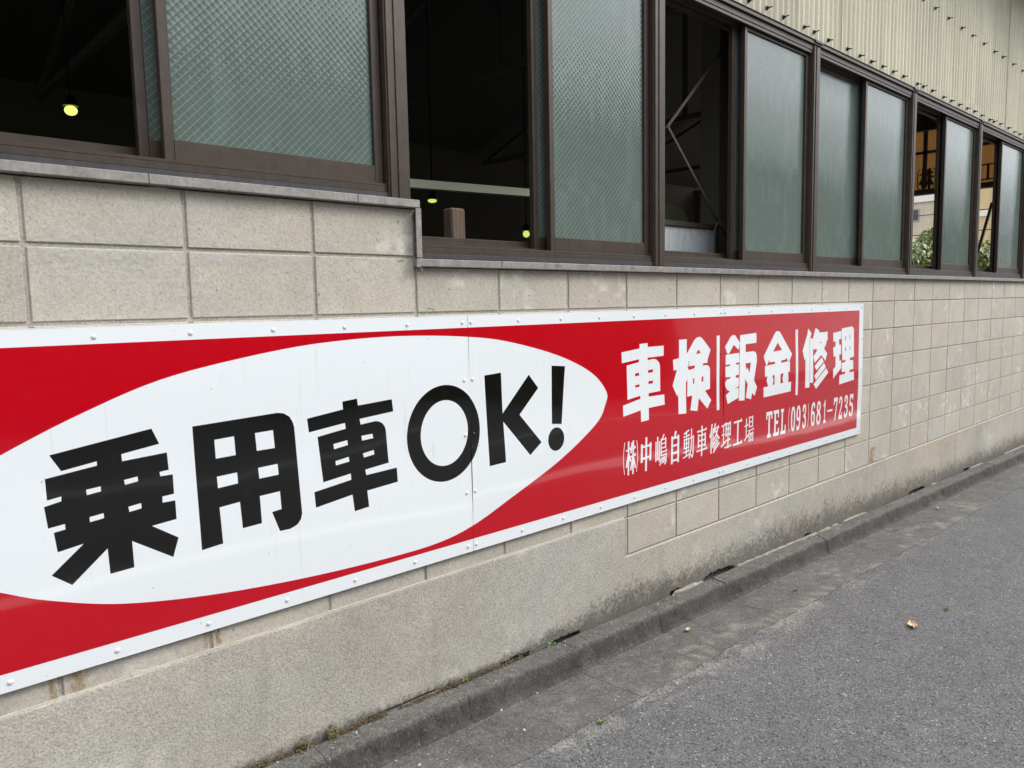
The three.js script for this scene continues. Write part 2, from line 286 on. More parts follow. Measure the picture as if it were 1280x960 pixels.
// ------------------------------------------------------------------ the garage
const garage = group('repair_garage');
tag(garage, 'repair garage with block wall, bronze sliding windows and cream corrugated cladding', 'garage');
const UN = [[-0.43, 1.091], [1.181, 2.592], [2.682, 4.188], [4.278, 5.785], [5.875, 7.37], [7.46, 8.94], [9.03, 10.53], [10.62, 12.39]];
const XL = -3.2, XR = 18, XW = 12.48;
const SILL_A = 0.372, SILL_B = 0.169, HEAD = 1.552;
{
  // mortar core behind the blocks (its face is the joint face)
  const core = join([cbox(XL, 1.205, -1.02, 0.368, -0.14, -0.005, 0.001), cbox(1.206, XW + 0.02, -1.22, 0.166, -0.14, -0.005, 0.001), cbox(-3.2, 1.2055, -1.6, -1.021, -0.14, -0.006, 0.001)]);
  const wall = mesh('block_wall', core, matMortar, garage);
  // blocks laid in stack bond: 390 x 190 face, 10 mm joint
  const hidden = (x0, x1, y0, y1) => x0 > -0.33 && x1 < 4.95 && y0 > -0.90 && y1 < -0.03;
  for (let r = -6; r <= 1; r++) for (let i = Math.ceil(XL / 0.4); i < 32; i++) {
    let x0 = i * 0.4 + 0.005, x1 = x0 + 0.39, y0 = r * 0.2 + 0.005, y1 = y0 + 0.19;
    if (r === -6) { y0 = -1.180; if (x1 < 2.41) continue; }
    if (r === 0 && x0 > 1.19) y1 = SILL_B - 0.004;
    if (r === 1) { if (x1 > 1.2) continue; y1 = SILL_A - 0.004; }
    if (x0 > XW) continue;
    if (hidden(x0, x1, y0, y1)) continue;
    const far = x0 > 2.38, j = far ? 0.0015 : 0;
    const g = cbox(x0 + rr(0, 0.0015) - j, x1 - rr(0, 0.0015) + j, y0 + rr(0, 0.001) - j, y1 - rr(0, 0.001) + j, -0.03, rr(-0.0006, 0.0012), 0.0022, rr(0, 2), rr(0, 2));
    mesh('concrete_block', g, matBlock[Math.floor(rnd() * matBlock.length)], wall);
  }
}
{ // cement rendered footing
  const gaps = [[3.05, 3.36, 0.014], [2.74, 2.84, 0.006], [1.86, 2.04, 0.005], [1.56, 1.72, 0.005], [6.0, 6.35, 0.007], [7.35, 7.5, 0.007], [4.2, 4.3, 0.008], [0.9, 1.25, 0.007]];
  const hole = (x, h, n) => { for (const [a, b, t] of gaps) if (x > a && x < b) { const e = t * Math.min(1, 5 * Math.min(x - a, b - x) / (b - a)) * (0.35 + 1.3 * fbm(x * 60, 2, 4, 128)); if (h > -0.05 && h < e) return 0.035; } return 0; };
  const f = (xa, xb, yt, z, nx, ny) => sheet(nx, ny, (u, v) => {
    const x = mix(xa, xb, u), y = mix(top(x) - 0.06, yt, v), h = y - top(x);
    const n = fbm(x * 22, y * 22, 4, 111), n2 = fbm(x * 2.2, y * 3, 4, 112), n3 = vnoise(x * 120, y * 120, 1 << 20, 113);
    // black mould creeping up from the kerb in grainy patches
    const reach = 0.035 + 0.165 * smooth(1.5, 2.6, x) * (0.45 + 1.0 * fbm(x * 1.7, 4.2, 3, 115)) + 0.03 * fbm(x * 6, 1, 2, 116);
    const dens = clamp(1 - h / reach), mould = dens > 0 ? smooth(0.10, 0.95, dens * 1.05 + (n - 0.5) * 0.5 + (n3 - 0.5) * 0.55) * 0.68 : 0;
    const strk = smooth(0.62, 0.85, fbm(x * 16, y * 1.2, 3, 118)), pale = smooth(0.58, 0.8, fbm(x * 3.0, y * 3, 4, 119) * 0.7 + 0.3 * n);
    let d = (0.93 + 0.36 * (n2 - 0.5) + 0.08 * (n - 0.5) - 0.10 * strk + 0.25 * pale) * (1 - mould);
    const w = 0.17 * (fbm(x * 1.1, y * 1.6, 3, 121) - 0.5);
    return [x, y, z + 0.002 * (n2 - 0.5) + 0.0003 * (n - 0.5) + (v === 1 ? -0.006 : 0) - hole(x, h, n), x, y, d * (1 + w), d, d * (1 - w) * 0.99];
  }, true);
  const a = f(XL, 2.368, -0.990, 0.007, 1200, 95), b = f(2.368, XW, -1.186, 0.004, 1700, 66);
  const m = mesh('footing', mergeGeometries([a, b]), matFoot, garage);
  const ledge = (x0, x1, y, z) => sheet(Math.round((x1 - x0) * 30), 2, (u, v) => { const x = mix(x0, x1, u); const n = fbm(x * 20, v * 3, 3, 125); return [x, y + 0.001 + 0.003 * (n - 0.5) * v - 0.003 * v * v, mix(-0.006, z - 0.001, v), x, v * 0.05, 1.05, 1.02, 0.97]; }, true);
  mesh('ledge', ledge(XL, 2.368, -0.990, 0.007), matFoot, m);
  mesh('jamb_fillet', cbox(2.369, 2.398, -1.186, -1.004, -0.03, -0.001, 0.002), matMortar, m);
}
{ // metal sill flashings, in lengths
  const seg = (x0, x1, y, z, name = 'sill_flashing') => {
    const g = cbox(x0, x1, y, y + 0.0275, -0.02, z, 0.002, rr(0, 1), rr(0, 1));
    return mesh(name, g, matGalv, garage);
  };
  for (const [a, b] of [[XL, -1.6], [-1.599, 0.30], [0.301, 0.955], [0.956, 1.207]]) seg(a, b, SILL_A - 0.001, 0.030 + rr(0, 0.0015));
  let x = 1.19; for (const L of [0.40, 1.42, 1.42, 1.82, 1.82, 1.82, 1.9]) { seg(x, x + L, SILL_B - 0.001 + rr(-0.001, 0.001), 0.030 + rr(0, 0.0015)); x += L + 0.001; }
  mesh('step_flashing', join([cbox(1.208, 1.212, 0.150, SILL_A - 0.002, -0.10, 0.027, 0.001), cbox(1.188, 1.2115, 0.1985, SILL_A - 0.002, 0.0275, 0.030, 0.001), cbox(1.183, 1.199, 0.164, 0.190, 0.0325, 0.035, 0.001)]), matGalv, garage);
  // dark reveal under the window frames
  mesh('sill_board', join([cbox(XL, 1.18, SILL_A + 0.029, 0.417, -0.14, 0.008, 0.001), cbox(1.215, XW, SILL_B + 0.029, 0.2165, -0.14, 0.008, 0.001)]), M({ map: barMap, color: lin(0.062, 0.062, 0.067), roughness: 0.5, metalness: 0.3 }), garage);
}
// sliding windows
function sash(win, x0, x1, yb, yt, zf, name = 'sash') {
  const d = 0.026, rail = 0.068;
  const fr = mesh(name, join([cbox(x0, x0 + 0.027, yb, yt, zf - d, zf, 0.0015, rr(0, 1)), cbox(x1 - 0.032, x1, yb, yt, zf - d, zf, 0.0015, rr(0, 1)),
    cbox(x0 + 0.0275, x1 - 0.0325, yb, yb + rail, zf - d + 0.001, zf - 0.001, 0.0015, rr(0, 1)), cbox(x0 + 0.0275, x1 - 0.0325, yb + 0.006, yb + 0.009, zf - 0.0015, zf + 0.001, 0.0005), cbox(x0 + 0.0275, x1 - 0.0325, yt - 0.034, yt, zf - d + 0.001, zf - 0.001, 0.0015)]), matFrame, win);
  const gl = cbox(x0 + 0.024, x1 - 0.029, yb + rail - 0.003, yt - 0.031, zf - 0.016, zf - 0.012, 0.0003, rr(0, 1), rr(0, 1));
  mesh('glass_pane', gl, matGlass, win);
  // black rubber gasket round the pane
  mesh('gasket', cbox(x0 + 0.0272, x0 + 0.0295, yb + rail, yt - 0.034, zf - 0.0115, zf - 0.004, 0.0003), matFrameDark, win); mesh('gasket', cbox(x1 - 0.0345, x1 - 0.0322, yb + rail, yt - 0.034, zf - 0.0115, zf - 0.004, 0.0003), matFrameDark, win);
  return fr;
}
const outerL = [0.362, 1.912, 3.445, 5.02, 6.60, 8.16, 9.76, 11.48], innerL = [0.309, 1.859, 3.395, 4.288, 6.60, 8.185, 9.04, 10.63];
UN.forEach(([x0, x1], k) => {
  const yb = k === 0 ? 0.400 : 0.199;
  const xb = k === 1 ? 1.2135 : x0, base = yb + 0.018, g = [
    cbox(xb, x1, base, base + 0.020, -0.13, 0.003, 0.001), // sill member
    cbox(xb, x1, base + 0.0205, base + 0.030, -0.004, 0.002, 0.001), cbox(xb, x1, base + 0.0205, base + 0.040, -0.053, -0.050, 0.0008), cbox(xb, x1, base + 0.0205, base + 0.050, -0.092, -0.089, 0.0008),
    cbox(xb, x1, base + 0.0205, base + 0.072, -0.13, -0.102, 0.002),
    cbox(x0, x1, HEAD - 0.030, HEAD, -0.13, 0.010, 0.001), cbox(x0, x1, HEAD - 0.048, HEAD - 0.0305, -0.004, 0.006, 0.001), cbox(x0, x1, HEAD - 0.048, HEAD - 0.0305, -0.056, -0.049, 0.001), cbox(x0, x1, HEAD - 0.048, HEAD - 0.0305, -0.13, -0.095, 0.001),
    cbox(xb, xb + 0.010, base + 0.073, k === 1 ? 0.399 : HEAD - 0.049, -0.13, -0.001, 0.001), cbox(x1 - 0.010, x1, base + 0.073, HEAD - 0.049, -0.13, -0.052, 0.001)];
  const win = mesh('sliding_window', join(g), matFrame, garage);
  sash(win, outerL[k], x1 - 0.004, base + 0.0215, HEAD - 0.0315, -0.012);
  const iw = k === 3 || k > 5 ? outerL[k] - innerL[k] + 0.10 : x1 - outerL[k] - 0.01;
  sash(win, innerL[k], Math.min(innerL[k] + iw, x1 - 0.014), base + 0.0215, HEAD - 0.0315, -0.057);
});
const mullX = [-0.475, ...UN.map((u) => u[1] + 0.045)];
mullX.forEach((x, k) => {
  const yb = k < 2 ? 0.4005 : 0.1995, a = x - 0.0445, b = x + 0.0445;
  mesh('mullion', join([cbox(a, b, yb, HEAD + 0.004, -0.13, 0.014, 0.0015, rr(0, 1)), cbox(a + 0.006, a + 0.020, yb, HEAD - 0.004, 0.0145, 0.019, 0.001, rr(0, 1)), cbox(b - 0.05, b - 0.006, yb, HEAD - 0.004, 0.0145, 0.018, 0.001, rr(0, 1)), cbox(a - 0.008, b + 0.008, HEAD + 0.012, HEAD + 0.026, 0.026, 0.033, 0.001)]), matFrame, garage);
});
{ // head trim, corrugated cladding with hook bolts, eave
  let x = XL; for (const L of [4.36, 4.84, 4.86, 4.2]) { mesh('head_trim', join([cbox(x, x + L - 0.001, HEAD + 0.001, HEAD + 0.022, -0.02, 0.024, 0.001), cbox(x, x + L - 0.001, HEAD + 0.0225, HEAD + 0.026, -0.03, 0.03, 0.001)]), matFrame, garage); x += L; }
  const pitch = 0.0635, wsheet = 0.5926, yb = HEAD + 0.0275, yt = 3.16;
  const bolt = join([new THREE.CylinderGeometry(0.0115, 0.0135, 0.004, 10).rotateX(Math.PI / 2).translate(0, 0, 0.003), new THREE.CylinderGeometry(0.0075, 0.0075, 0.009, 6).rotateX(Math.PI / 2).translate(0, 0, 0.0095), new THREE.CylinderGeometry(0.0034, 0.0034, 0.020, 6).rotateX(Math.PI / 2).translate(0, 0, 0.024)]);
  for (let k = 0; k < 35; k++) {
    const x0 = XL + k * wsheet + 0.10 - 0.0635, nw = 10, nx = nw * 10, w = nw * pitch, dz = (k % 2) * 0.004;
    const fz = (X) => 0.014 + dz + 0.0105 * Math.cos((X - XL) / pitch * Math.PI * 2);
    const g = sheet(nx, 1, (u, v) => { const X = x0 + w * u; return [X, mix(yb, yt, v), fz(X), X + k * 0.37, v * (yt - yb) + k * 0.7]; });
    const sh = mesh('cladding_sheet', g, sidingTones[Math.floor(rnd() * 4)], garage);
    if (x0 + w < 2.4 || x0 > 11.5) continue;
    const crest = (n) => XL + Math.round((x0 + n - XL) / pitch) * pitch;
    const put = (X, Y) => { const b = mesh('hook_bolt', bolt, matBolt, sh); b.position.set(X + rr(-0.004, 0.004), Y + Y0 + rr(-0.006, 0.006), fz(X)); b.rotation.set(rr(-0.1, 0.2), rr(-0.15, 0.25), 0); };
    for (const n of [0.065, 0.25, 0.435]) put(crest(n), 1.612);
    for (const n of [0.13, 0.43]) { put(crest(n), 2.22); put(crest(n), 2.82); }
  }
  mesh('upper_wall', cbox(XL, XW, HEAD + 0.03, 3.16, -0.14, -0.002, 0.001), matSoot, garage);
  // roof: two slopes, with an eave over the street side
  const roof = M({ color: lin(0.10, 0.10, 0.105), roughness: 0.8 }), slab = (za, ya, zb, yb2) => { const g = new THREE.BufferGeometry(); const P = [], put = (a, b, c, d) => P.push(...a, ...b, ...c, ...a, ...c, ...d); const t = 0.07, xa = XL - 0.4, xb = XR + 0.6;
    const A = (x, z, y) => [x, y + Y0, z]; put(A(xa, za, ya), A(xb, za, ya), A(xb, zb, yb2), A(xa, zb, yb2)); put(A(xa, zb, yb2 - t), A(xb, zb, yb2 - t), A(xb, za, ya - t), A(xa, za, ya - t)); put(A(xa, za, ya - t), A(xb, za, ya - t), A(xb, za, ya), A(xa, za, ya)); put(A(xa, zb, yb2), A(xb, zb, yb2), A(xb, zb, yb2 - t), A(xa, zb, yb2 - t)); put(A(xa, za, ya - t), A(xa, za, ya), A(xa, zb, yb2), A(xa, zb, yb2 - t)); put(A(xb, za, ya), A(xb, za, ya - t), A(xb, zb, yb2 - t), A(xb, zb, yb2));
    g.setAttribute('position', new THREE.Float32BufferAttribute(P, 3)); g.setAttribute('uv', new THREE.Float32BufferAttribute(new Float32Array(P.length / 3 * 2), 2)); g.computeVertexNormals(); return g; };
  mesh('roof', join([slab(0.50, 3.09, -5, 4.9), slab(-5.001, 4.9, -10.4, 3.1)]), roof, garage);
}
{ // what closes the building, and what little can be seen of its dark inside
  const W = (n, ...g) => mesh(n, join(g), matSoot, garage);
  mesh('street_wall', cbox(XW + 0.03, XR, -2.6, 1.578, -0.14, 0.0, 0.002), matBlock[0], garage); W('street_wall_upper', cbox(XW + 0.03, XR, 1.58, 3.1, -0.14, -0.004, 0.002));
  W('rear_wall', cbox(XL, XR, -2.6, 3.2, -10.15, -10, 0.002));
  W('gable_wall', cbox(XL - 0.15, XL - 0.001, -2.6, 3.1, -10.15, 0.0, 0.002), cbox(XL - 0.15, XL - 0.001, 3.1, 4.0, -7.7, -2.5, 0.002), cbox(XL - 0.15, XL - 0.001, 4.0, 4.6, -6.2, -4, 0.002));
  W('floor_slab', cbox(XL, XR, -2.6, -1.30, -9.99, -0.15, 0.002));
  // far end: tall doorway under a band of amber corrugated plastic, seen from inside
  W('door_pier', cbox(XR, XR + 0.2, -2.6, 3.1, -10.15, -8.6, 0.002)); W('door_pier', cbox(XR, XR + 0.2, -2.6, 3.1, -1.2, 0.0, 0.002));
  W('door_header', cbox(XR - 0.05, XR + 0.15, 2.29, 2.40, -8.6, -1.2, 0.002));
  const cv = document.createElement('canvas'); cv.width = 1024; cv.height = 256; const c = cv.getContext('2d');
  for (let i = 0; i < 1024; i++) { const w = 0.5 + 0.5 * Math.cos(i / 1024 * 7.4 / 0.066 * Math.PI * 2); c.fillStyle = 'rgb(' + [Math.round(158 + 34 * w), Math.round(116 + 28 * w), Math.round(66 + 16 * w)] + ')'; c.fillRect(i, 0, 1, 256); }
  const px = (z) => (z + 8.6) / 7.4 * 1024, py = (y) => (4.0 - y) / 1.6 * 256;
  c.fillStyle = '#1c120a'; c.strokeStyle = '#1c120a';
  glyph(c, 'kabu', px(-4.17), px(-3.91), py(2.83), py(2.43), 7); 
  c.lineWidth = 3; for (const s of [-1, 1]) { const zc = px(-4.04) + s * px(-8.6 + 0.18), r = 5; c.beginPath(); c.moveTo(zc - s * r, py(2.84)); c.lineTo(zc, py(2.80)); c.lineTo(zc, py(2.46)); c.lineTo(zc - s * r, py(2.42)); c.stroke(); }
  glyph(c, 'kou', px(-3.03), px(-2.65), py(2.80), py(2.44), 6);
  const t = new THREE.CanvasTexture(cv); t.colorSpace = THREE.SRGBColorSpace;
  const g = sheet(740, 1, (u, v) => { const z = mix(-8.6, -1.2, u); return [XR + 0.02 + 0.012 * Math.cos(z / 0.066 * Math.PI * 2), mix(2.4, 4.0, v), z, u, v]; });
  mesh('amber_panel', g, new THREE.MeshPhysicalMaterial({ map: t, roughness: 0.9, transmission: 0.3, thickness: 0 }), garage);
  W('panel_rail', cbox(XR - 0.06, XR - 0.01, 3.16, 3.22, -8.6, -1.2, 0.002), cbox(XR - 0.06, XR - 0.01, 2.41, 4.1, -4.10, -4.02, 0.002), cbox(XR - 0.06, XR - 0.01, 3.68, 4.3, -8.6, -1.2, 0.002));
  W('gable_infill', cbox(XR, XR + 0.15, 4.0, 4.75, -7.5, -2.5, 0.002));
  W('door_brace', bar([XR - 0.2, 1.75, -4.45], [XR - 0.2, 0.45, -4.10], 0.05)); W('door_brace', bar([XR - 0.2, 0.45, -3.02], [XR - 0.2, 1.95, -2.68], 0.05));
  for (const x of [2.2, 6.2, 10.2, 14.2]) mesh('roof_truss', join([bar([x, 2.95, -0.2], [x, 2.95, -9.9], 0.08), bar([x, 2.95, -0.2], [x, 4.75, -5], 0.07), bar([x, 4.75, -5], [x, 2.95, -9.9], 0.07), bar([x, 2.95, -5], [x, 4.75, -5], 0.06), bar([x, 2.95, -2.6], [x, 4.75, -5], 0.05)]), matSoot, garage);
  // flat-bar bracing just inside the third window, pale rail across the second
  mesh('brace', join([bar([3.66, 1.565, -0.20], [2.985, 0.930, -0.20], 0.016, 0.006), bar([2.99, 0.94, -0.19], [3.64, 0.325, -0.19], 0.016, 0.006)]), matSteel, garage);
  mesh('brace_tie', join([bar([3.47, 0.48, -0.182], [3.50, 0.46, -0.182], 0.004), bar([3.47, 0.48, -0.182], [3.43, 0.44, -0.18], 0.003), bar([3.43, 0.44, -0.18], [3.425, 0.41, -0.18], 0.003)]), matGalv, garage);
  mesh('pale_rail', join([bar([0.6, 0.580, -0.8], [3.3, 0.6556, -0.8], 0.04, 0.041), bar([0.62, -1.3, -0.85], [0.62, 0.57, -0.85], 0.05), bar([3.25, -1.3, -0.85], [3.25, 0.63, -0.85], 0.05)]), M({ color: lin(0.80, 0.82, 0.62), roughness: 0.7 }), garage);
  W('inner_column', cbox(3.95, 4.09, -1.3, 2.94, -0.62, -0.48, 0.002));
}

{ // rust runs and white salt bloom on single blocks: thin films of matter with a ragged outline
  const film = (seedN, kind, flip) => { const W = 256, H = 128, d = new Uint8Array(W * H * 4);
    for (let j = 0; j < H; j++) for (let i = 0; i < W; i++) { const u = i / W, v = flip ? 1 - j / H : j / H, o = (j * W + i) * 4, edge = smooth(0, 0.15, u) * smooth(1, 0.85, u) * smooth(0, 0.06, v) * smooth(1, 0.9, v);
      const n = fbm(u * (kind ? 22 : 9), v * 5, 4, seedN), g = hash(i, j, seedN), body = kind ? smooth(1.0, 0.1, v) : smooth(0.55, 0.0, Math.abs(u - 0.45 + 0.3 * (fbm(3, v * 4, 2, seedN) - 0.5)));
      const a = clamp(smooth(0.28, 0.80, n * 0.72 + g * 0.20 + 0.34 * (body - 0.5)) * edge) * (kind ? 0.5 : 0.6); d[o] = d[o + 1] = d[o + 2] = Math.round(255 * a); d[o + 3] = 255; }
    const t = new THREE.DataTexture(d, W, H); t.magFilter = THREE.LinearFilter; t.needsUpdate = true; return t; };
  const wall = garage.children.find((o) => o.name === 'block_wall');
  const put = (name, x0, x1, y0, y1, s, kind, col, flip) => mesh(name, sheet(1, 1, (u, v) => [mix(x0, x1, u), mix(y0, y1, v), 0.0022, u, v]), M({ color: col, roughness: 0.95, alphaMap: film(s, kind, flip), transparent: true }), wall);
  const rust = lin(0.36, 0.235, 0.11), salt = lin(0.62, 0.61, 0.58);
  put('rust_stain', 0.012, 0.075, -0.990, -0.925, 201, 0, rust); put('rust_stain', -0.03, 0.0, -0.990, -0.93, 203, 0, rust); put('rust_stain', 0.405, 0.44, -0.985, -0.927, 207, 0, rust); put('rust_stain', 0.375, 0.396, -0.985, -0.93, 208, 0, rust);
  put('rust_stain', 5.21, 5.33, -1.182, -1.06, 211, 0, rust);
  put('salt_bloom', 0.01, 0.39, 0.207, 0.265, 213, 1, salt); put('salt_bloom', 0.01, 0.36, 0.13, 0.194, 217, 1, salt, 1); put('salt_bloom', 0.41, 0.78, 0.14, 0.194, 219, 1, salt, 1); put('salt_bloom', 0.41, 0.60, 0.207, 0.235, 223, 1, salt); put('salt_bloom', 0.06, 0.34, -0.990, -0.925, 227, 1, salt, 1);
  put('salt_bloom', 6.02, 6.38, -0.792, -0.66, 229, 1, salt); put('salt_bloom', 5.62, 5.98, -0.792, -0.70, 231, 1, salt); put('salt_bloom', 6.82, 7.17, -0.59, -0.45, 233, 1, salt);
}
// ------------------------------------------------------------------ the board
// outlines in millimetres along the wall / below the datum joint
const SHAPES = {
  nori: [[14,337,266,299,284,344,184,359,185,379,303,372,305,422,280,424,281,437,315,437,315,493,283,495,282,513,317,513,317,567,249,573,319,622,301,675,195,604,196,679,135,682,133,610,42,688,-3,651,77,584,15,593,10,540,37,537,37,522,-2,526,-7,469,33,461,34,448,1,453,0,397,123,381,123,369,38,382],[92,441,128,438,128,452,93,456],[186,431,222,427,222,441,188,445],[95,516,130,512,130,526,95,530],[192,507,226,503,226,518,194,522]],
  you: [[378,307,639,296,661,300,680,313,690,332,694,349,706,630,701,648,687,663,664,671,628,671,605,605,637,602,635,544,568,547,570,633,509,636,505,553,442,558,446,669,383,675],[439,354,499,351,501,409,440,411],[564,350,623,348,626,405,567,406],[440,465,502,462,503,496,441,500],[568,459,632,456,634,491,570,493]],
  sha: [[740,326,872,310,870,284,926,279,929,303,1065,295,1070,338,933,349,937,369,997,364,1010,367,1024,375,1034,389,1037,402,1044,517,948,526,951,546,1077,540,1079,591,952,600,957,657,900,662,894,603,756,621,753,569,892,552,891,530,787,542,774,390,879,376,877,356,744,371],[830,421,883,415,885,432,832,439],[938,408,982,406,985,422,940,425],[835,479,886,472,888,489,836,494],[941,469,985,463,987,479,945,484]],
  K: [[1497,245,1584,240,1588,404,1737,260,1790,319,1680,419,1802,548,1735,593,1590,436,1599,601,1512,604]],
  bang: [[1872,232,1954,240,1926,486,1867,479]],
  W_sha: [[2337,202,2472,191,2472,170,2534,168,2535,187,2663,187,2662,237,2534,239,2535,250,2585,247,2607,253,2626,268,2633,286,2634,408,2539,411,2541,427,2667,428,2669,479,2539,482,2539,541,2478,543,2476,487,2344,503,2342,451,2475,431,2473,417,2377,427,2374,266,2468,255,2467,242,2339,253],[2437,308,2467,306,2467,319,2437,321],[2537,300,2577,297,2575,311,2538,312],[2436,364,2469,361,2469,373,2436,374],[2539,353,2576,352,2575,365,2539,366]],
  W_ken: [[2791,164,2859,164,2858,239,2928,170,2947,160,2973,156,2993,163,3012,176,3077,229,3050,281,3050,296,3007,298,3007,308,3045,308,3065,315,3074,331,3075,436,3028,442,3086,498,3049,540,2969,476,2956,542,2891,532,2909,457,2864,459,2867,369,2853,385,2854,544,2786,540,2785,435,2777,450,2737,392,2775,314,2746,316,2740,262,2792,257],[2965,221,2984,241,2941,245],[2876,276,2882,277,2882,304,2932,302,2932,317,2878,323,2866,305,2877,304],[2916,371,2930,369,2927,396,2917,398],[2997,367,3012,365,3010,391,2993,392]],
  W_bars: [[3135,158,3164,157,3166,559,3140,559],[4015,157,4045,156,4050,561,4021,560]],
  W_han: [[3220,222,3275,170,3300,160,3323,164,3372,206,3366,225,3358,245,3308,215,3262,260,3244,262],[3227,265,3365,262,3366,315,3330,316,3328,325,3361,325,3360,383,3327,385,3329,399,3357,398,3360,432,3356,448,3325,457,3358,456,3356,512,3245,536,3226,484,3268,467,3240,459,3222,437,3220,416,3239,399,3272,398,3272,389,3224,387,3223,330,3269,328,3271,319,3225,321],[3374,165,3549,158,3550,215,3432,218,3432,262,3519,261,3541,268,3552,287,3553,321,3521,427,3555,468,3530,518,3503,498,3491,534,3435,519,3452,444,3426,410,3421,533,3359,528,3368,344],[3431,325,3489,324,3471,379,3448,348,3436,362]],
  W_kin: [[3630,298,3761,168,3779,158,3798,157,3817,162,3837,178,3969,303,3933,346,3943,349,3941,408,3918,411,3927,440,3920,471,3960,471,3958,530,3632,537,3630,477,3682,475,3663,443,3671,416,3644,417,3644,357,3660,355],[3794,226,3847,272,3739,277],[3665,353,3694,322,3698,337,3759,336,3760,350],[3835,335,3890,331,3895,318,3918,344,3836,349],[3731,416,3756,414,3756,472,3735,471,3744,445],[3828,414,3864,411,3851,444,3861,470,3827,470]],
  W_shu: [[4180,155,4224,187,4207,224,4200,232,4203,528,4144,527,4144,343,4134,355,4106,292,4168,193],[4205,219,4243,220,4253,501,4206,499],[4281,154,4334,177,4327,187,4449,185,4452,242,4432,245,4436,257,4402,294,4446,325,4421,374,4363,333,4352,335,4272,377,4250,336,4302,300,4287,286,4265,296,4243,281,4243,226],[4337,246,4363,248,4350,257],[4366,347,4396,377,4296,427,4268,398],[4401,384,4426,415,4289,490,4265,459],[4433,421,4463,453,4294,546,4258,512]],
  W_ri: [[4533,197,4656,188,4655,241,4620,245,4625,280,4652,280,4655,341,4626,348,4628,387,4655,385,4652,438,4536,499,4533,437,4569,421,4570,352,4541,355,4536,292,4569,289,4567,252,4536,255],[4659,172,4816,163,4839,171,4851,187,4857,370,4790,378,4793,393,4845,395,4849,455,4786,460,4787,475,4858,474,4861,532,4629,546,4631,484,4720,478,4717,464,4668,466,4661,405,4724,398,4721,384,4674,387],[4714,227,4725,226,4725,253,4716,254],[4780,219,4789,218,4789,250,4781,250],[4717,304,4730,302,4729,326,4717,327],[4785,294,4794,294,4794,321,4786,321]],
  oval: [[-92,322,91,239,297,165,530,119,797,86,1109,76,1425,92,1644,123,1921,194,2126,281,2224,372,2217,430,2150,513,1913,641,1627,752,1413,826,1219,856,911,855,618,839,368,812,153,772,-16,714,-117,665]],
};
const BX = [-0.378, 1.4215, 3.2055, 5.000], BT = -0.012, BB = -0.925;
